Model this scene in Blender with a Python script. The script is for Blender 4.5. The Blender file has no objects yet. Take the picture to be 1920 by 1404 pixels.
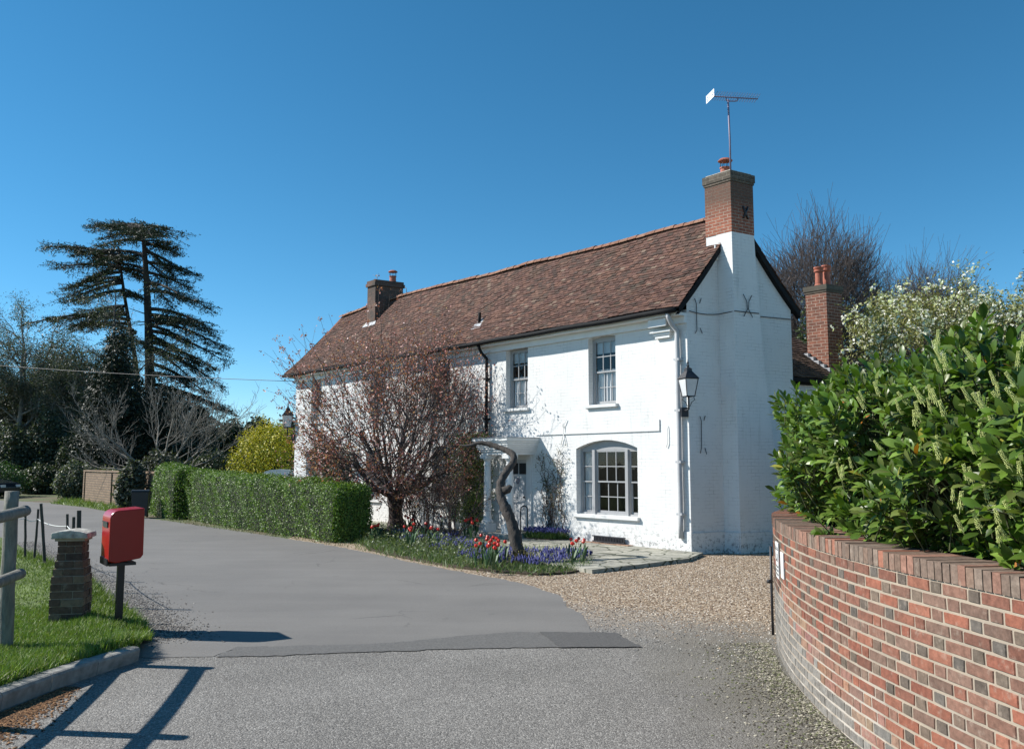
import bpy, math, random
import numpy as np
from math import sin, cos, pi, radians, atan2, hypot
random.seed(7); rng = np.random.default_rng(11)
scn = bpy.context.scene
COL = scn.collection
# ------------------------------------------------------------------ camera, world, sun, exposure
FPX, EYE = 1600.0, 2.0                       # focal length in pixels of a 1920 px wide picture, eye height
PITCH = math.atan(166/FPX)
cam = bpy.data.cameras.new('camera'); camo = bpy.data.objects.new('camera', cam); COL.objects.link(camo)
cam.sensor_width = 36; cam.lens = FPX/1920*36; cam.clip_end = 3000; cam.clip_start = .05
camo.location = (0, 0, EYE); camo.rotation_euler = (pi/2+PITCH, 0, 0)
scn.camera = camo
SUN_EL = radians(38); SUN_TO = (-0.993, 0.12)   # horizontal direction towards the sun
world = bpy.data.worlds.new('World'); scn.world = world; world.use_nodes = True
wn = world.node_tree.nodes; wn.clear()
sky = wn.new('ShaderNodeTexSky'); sky.sky_type = 'NISHITA'; sky.sun_disc = False
sky.sun_elevation = SUN_EL; sky.sun_rotation = atan2(SUN_TO[0], SUN_TO[1])
sky.air_density = 1.0; sky.dust_density = 0.0; sky.ozone_density = 4.5; sky.altitude = 2500
bg = wn.new('ShaderNodeBackground'); bg.inputs[1].default_value = 0.107
wo = wn.new('ShaderNodeOutputWorld')
hs = wn.new('ShaderNodeHueSaturation'); hs.inputs['Saturation'].default_value = 1.2; hs.inputs['Hue'].default_value = .483
world.node_tree.links.new(sky.outputs[0], hs.inputs['Color']); world.node_tree.links.new(hs.outputs[0], bg.inputs[0]); world.node_tree.links.new(bg.outputs[0], wo.inputs[0])
sl = bpy.data.lights.new('sun', 'SUN'); sl.energy = 5.0; sl.angle = radians(.5); sl.color = (1, .965, .90)
so = bpy.data.objects.new('sun', sl); COL.objects.link(so); so.location = (-30, 10, 40)
from mathutils import Vector, Matrix
ce = cos(SUN_EL)
so.rotation_euler = Vector((SUN_TO[0]*ce, SUN_TO[1]*ce, sin(SUN_EL))).to_track_quat('Z', 'Y').to_euler()
scn.view_settings.view_transform = 'Standard'; scn.view_settings.look = 'None'
scn.view_settings.exposure = 0.5; scn.view_settings.gamma = 1
scn.cycles.max_bounces = 6; scn.cycles.transparent_max_bounces = 12

# ------------------------------------------------------------------ survey helpers (photo measurements -> metres)
cp_, sp_ = cos(PITCH), sin(PITCH)
def ray(px, py):
    u = (px-960)/FPX; v = (702-py)/FPX
    return (u, cp_-v*sp_, sp_+v*cp_)
def at(px, py, z=0.0):
    d = ray(px, py); t = (z-EYE)/d[2]; return (d[0]*t, d[1]*t, z)
def W(px, py, Y):
    d = ray(px, py); t = Y/d[1]; return np.array((d[0]*t, Y, EYE+d[2]*t))
# ------------------------------------------------------------------ object helpers
def tag(o, label=None, cat=None, group=None, kind=None):
    if label: o['label'] = label
    if cat: o['category'] = cat
    if group: o['group'] = group
    if kind: o['kind'] = kind
    return o
def thing(name, label, cat, loc=(0, 0, 0), group=None, rz=0):
    o = bpy.data.objects.new(name, None); COL.objects.link(o); o.location = [float(c) for c in loc]
    o.rotation_euler = (0, 0, rz); o.empty_display_size = .2
    return tag(o, label, cat, group)
def link_mesh(name, V, F, mat, parent=None, col=None, smooth=False, uv=None, loc=None):
    me = bpy.data.meshes.new(name)
    V = np.asarray(V, dtype=np.float64)
    if isinstance(F, np.ndarray):
        k = F.shape[1]; nf = len(F)
        me.vertices.add(len(V)); me.vertices.foreach_set('co', V.ravel())
        me.loops.add(nf*k); me.loops.foreach_set('vertex_index', F.ravel().astype(np.int32))
        me.polygons.add(nf); me.polygons.foreach_set('loop_start', np.arange(0, nf*k, k, dtype=np.int32))
        me.update(calc_edges=True)
    else:
        me.from_pydata([tuple(v) for v in V], [], F); me.update()
        nf = len(F)
    if uv is not None:
        l = me.uv_layers.new(name='UVMap'); l.data.foreach_set('uv', np.asarray(uv, dtype=np.float64).ravel())
    if col is not None:
        a = me.attributes.new('col', 'FLOAT_COLOR', 'FACE')
        col = np.asarray(col)
        if len(col) not in (1, nf): col = np.repeat(col, nf//len(col), 0)
        c = np.ones((nf, 4)); c[:, :3] = col; a.data.foreach_set('color', c.ravel())
    if smooth: me.polygons.foreach_set('use_smooth', np.ones(nf, dtype=bool))
    if mat: me.materials.append(mat)
    o = bpy.data.objects.new(name, me); COL.objects.link(o)
    if parent: o.parent = parent
    if loc is not None: o.location = [float(c) for c in loc]
    return o
class MB:
    """collects polygons in a local frame; uv = metres by dominant axis; T maps the frame into space"""
    def __init__(s, T=None): s.v = []; s.f = []; s.uv = []; s.c = []; s.T = T
    def poly(s, pts, uv=None, col=(1, 1, 1)):
        n = len(s.v); pts = [tuple(float(c) for c in p) for p in pts]
        a = Vector(pts[0]); nn = Vector((0, 0, 0))
        for i in range(1, len(pts)-1): nn += (Vector(pts[i])-a).cross(Vector(pts[i+1])-a)
        if uv is None:
            ax = max(range(3), key=lambda i: abs(nn[i]))
            uv = [(p[0], p[1]) if ax == 2 else ((p[0], p[2]) if ax == 1 else (p[1], p[2])) for p in pts]
        s.v += pts; s.f.append(list(range(n, n+len(pts)))); s.uv += uv; s.c.append(col)
    def box(s, x0, x1, y0, y1, z0, z1, col=(1, 1, 1), skip=''):
        x0, x1 = min(x0, x1), max(x0, x1); y0, y1 = min(y0, y1), max(y0, y1); z0, z1 = min(z0, z1), max(z0, z1)
        P = lambda *q: s.poly(q, col=col)
        if 'b' not in skip: P((x0, y0, z0), (x0, y1, z0), (x1, y1, z0), (x1, y0, z0))
        if 't' not in skip: P((x0, y0, z1), (x1, y0, z1), (x1, y1, z1), (x0, y1, z1))
        P((x0, y0, z0), (x1, y0, z0), (x1, y0, z1), (x0, y0, z1)); P((x0, y1, z0), (x0, y1, z1), (x1, y1, z1), (x1, y1, z0))
        P((x0, y0, z0), (x0, y0, z1), (x0, y1, z1), (x0, y1, z0)); P((x1, y0, z0), (x1, y1, z0), (x1, y1, z1), (x1, y0, z1))
    def prism(s, pts, h0, h1, axis=2, col=(1, 1, 1)):
        """extrude 2D outline along an axis"""
        def m(p, h): return {2: (p[0], p[1], h), 1: (p[0], h, p[1]), 0: (h, p[0], p[1])}[axis]
        s.poly([m(p, h0) for p in pts][::-1], col=col); s.poly([m(p, h1) for p in pts], col=col)
        for i in range(len(pts)):
            a, b = pts[i], pts[(i+1) % len(pts)]
            s.poly([m(a, h0), m(b, h0), m(b, h1), m(a, h1)], col=col)
    def lathe(s, cx, cy, prof, n=16, col=(1, 1, 1)):
        for i in range(len(prof)-1):
            (r0, z0), (r1, z1) = prof[i], prof[i+1]
            for k in range(n):
                a, b = 2*pi*k/n, 2*pi*(k+1)/n
                q = [(cx+r0*cos(a), cy+r0*sin(a), z0), (cx+r0*cos(b), cy+r0*sin(b), z0), (cx+r1*cos(b), cy+r1*sin(b), z1), (cx+r1*cos(a), cy+r1*sin(a), z1)]
                s.poly(q, uv=[(a*max(r0, .05), z0), (b*max(r0, .05), z0), (b*max(r0, .05), z1), (a*max(r0, .05), z1)], col=col)
    def build(s, name, mat, parent=None, smooth=False, weld=False, bevel=0):
        V = [s.T(*p) for p in s.v] if s.T else s.v
        o = link_mesh(name, V, s.f, mat, parent, col=np.array(s.c), smooth=smooth, uv=s.uv)
        if weld or bevel or smooth:
            import bmesh
            bm = bmesh.new(); bm.from_mesh(o.data); bmesh.ops.remove_doubles(bm, verts=bm.verts, dist=.0004)
            bmesh.ops.recalc_face_normals(bm, faces=bm.faces); bm.to_mesh(o.data); bm.free()
        if bevel:
            m = o.modifiers.new('bevel', 'BEVEL'); m.width = bevel; m.segments = 2; m.limit_method = 'ANGLE'; m.angle_limit = radians(40)
        return o
def tube(pts, rad, k=8, noise=0, closed_ends=True, seed=0):
    """continuous tube along a polyline -> V, F"""
    pts = np.asarray(pts, float); n = len(pts); rad = np.broadcast_to(np.asarray(rad, float), (n,))
    r_ = np.random.default_rng(seed)
    T = np.gradient(pts, axis=0); T /= np.linalg.norm(T, axis=1)[:, None]+1e-12
    ref = np.array((0, 0, 1.)) if abs(T[0][2]) < .9 else np.array((1., 0, 0))
    V = []; u = np.cross(T[0], ref); u /= np.linalg.norm(u)
    for i in range(n):
        u = u-T[i]*np.dot(u, T[i]); u /= np.linalg.norm(u); w = np.cross(T[i], u)
        for j in range(k):
            a = 2*pi*j/k; r = rad[i]*(1+noise*r_.uniform(-1, 1))
            V.append(pts[i]+r*(cos(a)*u+sin(a)*w))
    F = []
    for i in range(n-1):
        for j in range(k):
            F.append([i*k+j, i*k+(j+1) % k, (i+1)*k+(j+1) % k, (i+1)*k+j])
    if closed_ends: F.append(list(range(k))[::-1]); F.append([(n-1)*k+j for j in range(k)])
    return V, F
def tube_obj(name, pts, rad, mat, parent=None, k=8, noise=0, smooth=True, seed=0):
    V, F = tube(pts, rad, k, noise, seed=seed)
    return link_mesh(name, V, F, mat, parent, smooth=smooth)
def multi_tube(name, items, mat, parent=None, k=6, noise=0, smooth=True):
    V = []; F = []
    for pts, rad in items:
        v, f = tube(pts, rad, k, noise, seed=len(V)); o = len(V); V += list(v); F += [[i+o for i in q] for q in f]
    return link_mesh(name, V, F, mat, parent, smooth=smooth)
def segs_mesh(name, S, mat, parent=None, k=4, smooth=True, off=(0, 0, 0)):
    """S rows: x0 y0 z0 r0 x1 y1 z1 r1 -> prisms, vectorised"""
    S = np.asarray(S, float); n = len(S)
    a = S[:, :3]-np.array(off); r0 = S[:, 3]; b = S[:, 4:7]-np.array(off); r1 = S[:, 7]
    d = b-a; L = np.linalg.norm(d, axis=1)[:, None]+1e-9; d = d/L
    b = b+d*r1[:, None]*.3
    ref = np.where(np.abs(d[:, 2:3]) < .9, np.array([[0, 0, 1.]]), np.array([[1., 0, 0]]))
    u = np.cross(d, ref); u /= np.linalg.norm(u, axis=1)[:, None]; w = np.cross(d, u)
    V = np.zeros((n, 2*k, 3))
    for j in range(k):
        an = 2*pi*j/k
        V[:, j] = a+r0[:, None]*(cos(an)*u+sin(an)*w); V[:, k+j] = b+r1[:, None]*(cos(an)*u+sin(an)*w)
    F = np.array([[j, (j+1) % k, k+(j+1) % k, k+j] for j in range(k)])
    FF = (F[None]+(np.arange(n)*2*k)[:, None, None]).reshape(-1, 4)
    return link_mesh(name, V.reshape(-1, 3), FF, mat, parent, smooth=smooth)
def basis(D, roll):
    """rotation matrices whose z axis = D, with roll"""
    D = D/(np.linalg.norm(D, axis=1)[:, None]+1e-9)
    ref = np.where(np.abs(D[:, 2:3]) < .95, np.array([[0, 0, 1.]]), np.array([[1., 0, 0]]))
    u = np.cross(ref, D); u /= np.linalg.norm(u, axis=1)[:, None]; w = np.cross(D, u)
    c, s = np.cos(roll)[:, None], np.sin(roll)[:, None]
    x = c*u+s*w; y = -s*u+c*w
    return np.stack([x, y, D], axis=2)
def inst(tv, tf, R, S, T):
    tv = np.asarray(tv, float); n = len(T)
    if any(len(set(f)) < len(f) for f in tf):
        tr = []
        for f in tf:
            g = list(dict.fromkeys(f)); tr += [(g[0], g[k], g[k+1]) for k in range(1, len(g)-1)]
        tf = tr
    tf = np.asarray(tf)
    S = np.asarray(S, float)
    if S.ndim == 1: S = np.repeat(S[:, None], 3, 1)
    V = np.einsum('nij,nkj->nki', R, tv[None]*S[:, None, :])+T[:, None, :]
    F = tf[None]+(np.arange(n)*len(tv))[:, None, None]
    return V.reshape(-1, 3), F.reshape(-1, tf.shape[1])
def rand_dirs(n, up=0.0, r=None):
    r = r or rng
    d = r.normal(size=(n, 3)); d /= np.linalg.norm(d, axis=1)[:, None]; d[:, 2] += up
    return d/np.linalg.norm(d, axis=1)[:, None]
# leaf template: lies along +y, normal +z; length 1, width .5
LEAF_V = [(-.0, 0, 0), (.22, .35, .05), (0, .38, -.03), (-.22, .35, .05), (0, 1, -.06)]
LEAF_F = [(0, 1, 2, 2), (0, 2, 3, 3)]
DIA_V = [(0, 0, 0), (.28, .5, .05), (0, 1, 0), (-.28, .5, .05)]; DIA_F = [(0, 1, 2, 3)]
def leaf_cloud(name, P, size, mat, parent, cols, up=.3, width=1.0, N=None, jit=.25, off=(0, 0, 0), nrm=None, nmix=.6):
    n = len(P); N = rand_dirs(n, up)
    if nrm is not None: N = N*(1-nmix)+nrm*nmix
    R = basis(N, rng.uniform(0, 2*pi, n)); s = size*rng.uniform(1-jit, 1+jit, n)
    S = np.stack([s*width, s, s], 1)
    V, F = inst(DIA_V, DIA_F, R, S, np.asarray(P)-np.array(off))
    cols = np.asarray(cols, float); pick = rng.integers(0, len(cols), n)
    c = cols[pick]*rng.uniform(.75, 1.25, (n, 1))
    return link_mesh(name, V, F, mat, parent, col=c)
# ------------------------------------------------------------------ material helpers
def newmat(name):
    m = bpy.data.materials.new(name); m.use_nodes = True; nt = m.node_tree
    b = nt.nodes['Principled BSDF']; return m, nt, b
class NT:
    def __init__(s, nt): s.nt = nt; s.n = nt.nodes; s.l = nt.links
    def new(s, t, **kw):
        n = s.n.new(t)
        for k, v in kw.items():
            if k.startswith('i_'): n.inputs[k[2:].replace('_', ' ')].default_value = v
            else: setattr(n, k, v)
        return n
    def link(s, a, b): s.l.new(a, b)
    def noise(s, vec, scale, detail=4, rough=.55, dim='3D'):
        n = s.new('ShaderNodeTexNoise'); n.inputs['Scale'].default_value = scale; n.inputs['Detail'].default_value = detail
        n.inputs['Roughness'].default_value = rough
        if vec is not None: s.link(vec, n.inputs['Vector'])
        return n.outputs['Fac']
    def vor(s, vec, scale, out='Distance', feature='F1'):
        n = s.new('ShaderNodeTexVoronoi'); n.feature = feature; n.inputs['Scale'].default_value = scale
        s.link(vec, n.inputs['Vector']); return n.outputs[out]
    def ramp(s, fac, stops):
        n = s.new('ShaderNodeValToRGB'); s.link(fac, n.inputs[0]); e = n.color_ramp.elements
        while len(e) < len(stops): e.new(.5)
        for i, (p, c) in enumerate(stops):
            e[i].position = p; e[i].color = (c, c, c, 1) if isinstance(c, (int, float)) else (*c, 1)
        return n.outputs[0]
    def mix(s, fac, a, b, mode='MIX'):
        n = s.new('ShaderNodeMix'); n.data_type = 'RGBA'; n.blend_type = mode
        for sock, v in ((n.inputs[0], fac), (n.inputs[6], a), (n.inputs[7], b)):
            if isinstance(v, (int, float)): sock.default_value = v if sock == n.inputs[0] else (v, v, v, 1)
            elif isinstance(v, tuple): sock.default_value = (*v, 1)
            else: s.link(v, sock)
        return n.outputs[2]
    def math(s, op, a, b=0.0, clamp=False):
        n = s.new('ShaderNodeMath'); n.operation = op; n.use_clamp = clamp
        for i, v in enumerate((a, b)):
            if isinstance(v, (int, float)): n.inputs[i].default_value = v
            else: s.link(v, n.inputs[i])
        return n.outputs[0]
    def bump(s, h, strength=.5, dist=.01, normal=None):
        n = s.new('ShaderNodeBump'); n.inputs['Strength'].default_value = strength; n.inputs['Distance'].default_value = dist
        s.link(h, n.inputs['Height'])
        if normal is not None: s.link(normal, n.inputs['Normal'])
        return n.outputs[0]
    def obj(s): return s.new('ShaderNodeTexCoord').outputs['Object']
    def geo(s): return s.new('ShaderNodeNewGeometry').outputs['Position']
    def uv(s): return s.new('ShaderNodeTexCoord').outputs['UV']
    def attr(s): 
        n = s.new('ShaderNodeAttribute'); n.attribute_name = 'col'; return n.outputs['Color']
def simple(name, col, rough=.6, nscale=8, var=.15, bump=.15, bd=.01, metal=0, spec=.5, vcol=False, bscale=None):
    m, nt, b = newmat(name); q = NT(nt); c = q.obj()
    f = q.ramp(q.noise(c, nscale), [(.3, 1-var), (.7, 1+var)])
    base = q.mix(1.0, col, f, 'MULTIPLY')
    if vcol: base = q.mix(1.0, q.attr(), f, 'MULTIPLY')
    q.link(base, b.inputs['Base Color']); b.inputs['Roughness'].default_value = rough; b.inputs['Metallic'].default_value = metal
    b.inputs['Specular IOR Level'].default_value = spec
    if bump: q.link(q.bump(q.noise(c, bscale or nscale*5), bump, bd), b.inputs['Normal'])
    return m
def leafmat(name, rough=.5, trans=.25, spec=.4):
    m, nt, b = newmat(name); q = NT(nt); a = q.attr()
    q.link(a, b.inputs['Base Color']); b.inputs['Roughness'].default_value = rough; b.inputs['Specular IOR Level'].default_value = spec
    t = q.new('ShaderNodeBsdfTranslucent'); c2 = q.mix(1.0, a, (1.3, 1.5, .5), 'MULTIPLY'); q.link(c2, t.inputs[0])
    mx = q.new('ShaderNodeMixShader'); mx.inputs[0].default_value = trans
    q.link(b.outputs[0], mx.inputs[1]); q.link(t.outputs[0], mx.inputs[2])
    q.link(mx.outputs[0], nt.nodes['Material Output'].inputs[0]); return m
def barkmat(name, col, rough=.9, scale=6):
    m, nt, b = newmat(name); q = NT(nt); c = q.obj()
    mp = q.new('ShaderNodeMapping'); mp.inputs['Scale'].default_value = (1, 1, .25); q.link(c, mp.inputs[0])
    n = q.noise(mp.outputs[0], scale*3, 6, .7)
    q.link(q.mix(1.0, col, q.ramp(n, [(.3, .55), (.7, 1.4)]), 'MULTIPLY'), b.inputs['Base Color'])
    b.inputs['Roughness'].default_value = rough; q.link(q.bump(n, .9, .03), b.inputs['Normal']); return m

def brickmat(name, c1, c2, mortar, bw=.235, bh=.083, ms=.012, dirt=None, bumpd=.008):
    m, nt, b = newmat(name); q = NT(nt); uv = q.uv()
    wob = q.new('ShaderNodeTexNoise'); wob.inputs['Scale'].default_value = 5; q.link(uv, wob.inputs['Vector'])
    ad = q.new('ShaderNodeVectorMath'); ad.operation = 'MULTIPLY_ADD'; q.link(wob.outputs['Color'], ad.inputs[0]); ad.inputs[1].default_value = (.012, .012, 0); q.link(uv, ad.inputs[2])
    t = q.new('ShaderNodeTexBrick'); q.link(ad.outputs[0], t.inputs['Vector']); t.inputs['Scale'].default_value = 1
    t.inputs['Brick Width'].default_value = bw; t.inputs['Row Height'].default_value = bh; t.inputs['Mortar Size'].default_value = ms/2
    t.inputs['Mortar Smooth'].default_value = .25; t.inputs['Bias'].default_value = 0
    t.inputs['Color1'].default_value = (*c1, 1); t.inputs['Color2'].default_value = (*c2, 1); t.inputs['Mortar'].default_value = (*mortar, 1)
    n = q.noise(uv, 9, 6, .65); c = q.mix(1.0, t.outputs['Color'], q.ramp(n, [(.25, .6), (.75, 1.3)]), 'MULTIPLY')
    if dirt: c = q.mix(q.ramp(q.noise(q.obj(), 1.6, 5), [(.42, 0.), (.62, .85)]), c, dirt)
    q.link(c, b.inputs['Base Color']); b.inputs['Roughness'].default_value = .9
    h = q.math('ADD', q.math('MULTIPLY', t.outputs['Fac'], -1.0), q.math('MULTIPLY', n, .6))
    q.link(q.bump(h, .8, bumpd), b.inputs['Normal']); return m

# ------------------------------------------------------------------ materials
def m_whitebrick():
    m, nt, b = newmat('white painted brick'); q = NT(nt); uv = q.uv()
    wob = q.new('ShaderNodeTexNoise'); wob.inputs['Scale'].default_value = 3; q.link(uv, wob.inputs['Vector'])
    ad = q.new('ShaderNodeVectorMath'); ad.operation = 'MULTIPLY_ADD'; q.link(wob.outputs['Color'], ad.inputs[0]); ad.inputs[1].default_value = (.03, .03, 0); q.link(uv, ad.inputs[2])
    t = q.new('ShaderNodeTexBrick'); q.link(ad.outputs[0], t.inputs['Vector']); t.inputs['Scale'].default_value = 1
    t.inputs['Brick Width'].default_value = .235; t.inputs['Row Height'].default_value = .078; t.inputs['Mortar Size'].default_value = .005; t.inputs['Mortar Smooth'].default_value = .4
    jm = t.outputs['Fac']
    big = q.noise(uv, .9, 5, .6); fine = q.noise(uv, 14, 5, .6)
    # dirt in some joints, flaked paint low down
    patch = q.ramp(q.noise(uv, 2.3, 5, .7), [(.44, 0.), (.66, 1.)])
    grime = q.math('MULTIPLY', q.math('MULTIPLY', jm, patch), .6)
    base = q.mix(q.ramp(big, [(.35, 0.), (.75, .5)]), (.72, .715, .70), (.58, .575, .56))
    strm = q.new('ShaderNodeMapping'); strm.inputs['Scale'].default_value = (5, .35, 1); q.link(uv, strm.inputs[0]); stn = q.ramp(q.noise(strm.outputs[0], 1.5, 5, .65), [(.58, 0.), (.72, .35)])
    base = q.mix(stn, base, (.40, .40, .37))
    base = q.mix(grime, base, (.18, .17, .16))
    sep = q.new('ShaderNodeSeparateXYZ'); q.link(uv, sep.inputs[0])
    low = q.ramp(sep.outputs[1], [(.0, 1.), (.75, 0.)])
    fl = q.ramp(q.noise(uv, 9, 5, .75), [(.52, 0.), (.60, 1.)])
    flake = q.math('MULTIPLY', q.math('POWER', low, 1.5), fl)
    base = q.mix(flake, base, (.10, .095, .09))
    # flaked courses on the chimney breast at first floor height
    up = q.math('MULTIPLY', q.ramp(sep.outputs[1], [(.0, 0.), (1., 0.)]), 1)
    q.link(base, b.inputs['Base Color']); b.inputs['Roughness'].default_value = .55
    h = q.math('ADD', q.math('MULTIPLY', jm, -.8), q.math('ADD', q.math('MULTIPLY', fine, .7), q.math('MULTIPLY', big, 1.2)))
    q.link(q.bump(h, .38, .007), b.inputs['Normal']); return m
M = {}
M['wbrick'] = m_whitebrick()
M['white'] = simple('white gloss paint', (.70, .695, .68), .35, 5, .05, .1, .003)
M['greypaint'] = simple('grey painted trim', (.42, .42, .43), .45, 5, .08, .1, .003)
M['gutter'] = simple('black gutter paint', (.014, .014, .015), .75, 5, .2, .1, spec=.15)
M['iron'] = simple('black iron', (.025, .025, .03), .5, 20, .3, .3, .004)
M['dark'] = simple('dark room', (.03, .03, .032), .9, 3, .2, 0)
M['curtain'] = simple('white curtain', (.75, .75, .76), .9, 4, .05, .1)
M['lead'] = simple('lead flashing', (.34, .35, .37), .6, 10, .25, .3)
M['chim'] = brickmat('chimney brick', (.30, .10, .06), (.20, .075, .045), (.40, .33, .27), dirt=None)
M['chimdark'] = brickmat('sooty chimney brick', (.10, .06, .045), (.17, .085, .06), (.20, .17, .15), dirt=(.05, .045, .04))
M['chim2'] = brickmat('wing chimney brick', (.24, .095, .06), (.15, .065, .045), (.46, .38, .31))
M['cap'] = brickmat('weathered cap brick', (.13, .10, .075), (.08, .065, .05), (.22, .20, .16), dirt=(.075, .07, .055))
M['farwall'] = brickmat('buff brick', (.27, .18, .115), (.20, .13, .085), (.11, .09, .065), bw=.3, bh=.12, ms=.035, dirt=None)
M['pier'] = brickmat('pier brick', (.26, .12, .075), (.36, .22, .14), (.40, .34, .27), bh=.078)
M['pot'] = simple('terracotta', (.36, .11, .065), .7, 8, .25, .2)
def m_tile():
    m, nt, b = newmat('clay roof tile'); q = NT(nt); c = q.obj()
    base = q.mix(1.0, q.attr(), q.ramp(q.noise(c, 22, 4, .7), [(.3, .6), (.7, 1.35)]), 'MULTIPLY')
    base = q.mix(q.ramp(q.noise(c, 1.3, 6, .7), [(.52, 0.), (.72, .55)]), base, (.085, .075, .055))
    lich = q.ramp(q.noise(c, 17, 3, .6), [(.66, 0.), (.72, .8)])
    base = q.mix(q.math('MULTIPLY', lich, .4), base, (.33, .30, .22))
    q.link(base, b.inputs['Base Color']); b.inputs['Roughness'].default_value = .9; b.inputs['Specular IOR Level'].default_value = .25
    q.link(q.bump(q.noise(c, 40), .5, .006), b.inputs['Normal']); return m
M['tile'] = m_tile()
def m_glass():
    m, nt, b = newmat('window glass'); q = NT(nt)
    gl = q.new('ShaderNodeBsdfGlossy'); gl.inputs['Roughness'].default_value = .02; gl.inputs[0].default_value = (1, 1, 1, 1)
    q.link(q.bump(q.noise(q.obj(), 2.5, 2), .25, .01), gl.inputs['Normal'])
    tr = q.new('ShaderNodeBsdfTransparent'); tr.inputs[0].default_value = (.86, .88, .88, 1)
    fr = q.new('ShaderNodeFresnel'); fr.inputs[0].default_value = 1.5
    mx = q.new('ShaderNodeMixShader'); q.link(q.math('MULTIPLY', fr.outputs[0], .8, True), mx.inputs[0]); q.link(tr.outputs[0], mx.inputs[1]); q.link(gl.outputs[0], mx.inputs[2])
    q.link(mx.outputs[0], nt.nodes['Material Output'].inputs[0]); return m
M['glass'] = m_glass()
M['milkglass'] = simple('frosted lamp glass', (.62, .63, .64), .25, 5, .1, .05)
M['leaf'] = leafmat('foliage leaf', .5, .22)
M['leafdark'] = leafmat('dark evergreen leaf', .55, .08, .3)
M['laurel'] = leafmat('glossy laurel leaf', .36, .20, .34)
M['petal'] = leafmat('petals', .5, .25, .3)
M['brick_v'] = None

def m_brickv():
    m, nt, b = newmat('wall brick faces'); q = NT(nt); c = q.geo()
    base = q.mix(1.0, q.mix(.12, q.attr(), (.17, .15, .13)), q.ramp(q.noise(c, 22, 7, .72), [(.25, .45), (.75, 1.25)]), 'MULTIPLY')
    base = q.mix(q.ramp(q.noise(c, 2.2, 6, .7), [(.5, 0.), (.75, .45)]), base, (.12, .095, .075))
    pale = q.ramp(q.noise(c, 14, 4, .6), [(.58, 0.), (.72, .35)])
    base = q.mix(pale, base, (.42, .34, .27))
    pits = q.ramp(q.vor(c, 90), [(.08, .9), (.16, 0.)])
    base = q.mix(q.math('MULTIPLY', pits, q.ramp(q.noise(c, 6), [(.5, 0.), (.6, .8)])), base, (.05, .04, .035))
    q.link(base, b.inputs['Base Color']); b.inputs['Roughness'].default_value = .92; b.inputs['Specular IOR Level'].default_value = .25
    q.link(q.bump(q.math('ADD', q.noise(c, 60, 6, .7), q.math('MULTIPLY', pits, -.5)), .6, .006), b.inputs['Normal']); return m
M['brick_v'] = m_brickv()
def m_mortar():
    m, nt, b = newmat('lime mortar'); q = NT(nt); c = q.geo()
    sep = q.new('ShaderNodeSeparateXYZ'); q.link(c, sep.inputs[0])
    base = q.mix(q.ramp(q.noise(c, 4, 5), [(.35, 0.), (.7, 1.)]), (.38, .31, .235), (.30, .25, .195))
    efflo = q.math('MULTIPLY', q.ramp(q.noise(c, 2.2, 3), [(.5, 0.), (.6, 1.)]), q.ramp(sep.outputs[2], [(.05, 1.), (.75, 0.)]))
    base = q.mix(q.math('MULTIPLY', efflo, .5), base, (.58, .55, .50))
    moss = q.math('MULTIPLY', q.ramp(q.noise(c, 1.4, 4), [(.45, 0.), (.65, .7)]), q.ramp(sep.outputs[1], [(.0, 0.), (1., 0.)]))
    q.link(base, b.inputs['Base Color']); b.inputs['Roughness'].default_value = .95
    q.link(q.bump(q.noise(c, 70, 5, .7), .6, .006), b.inputs['Normal']); return m
M['mortar'] = m_mortar()

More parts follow.
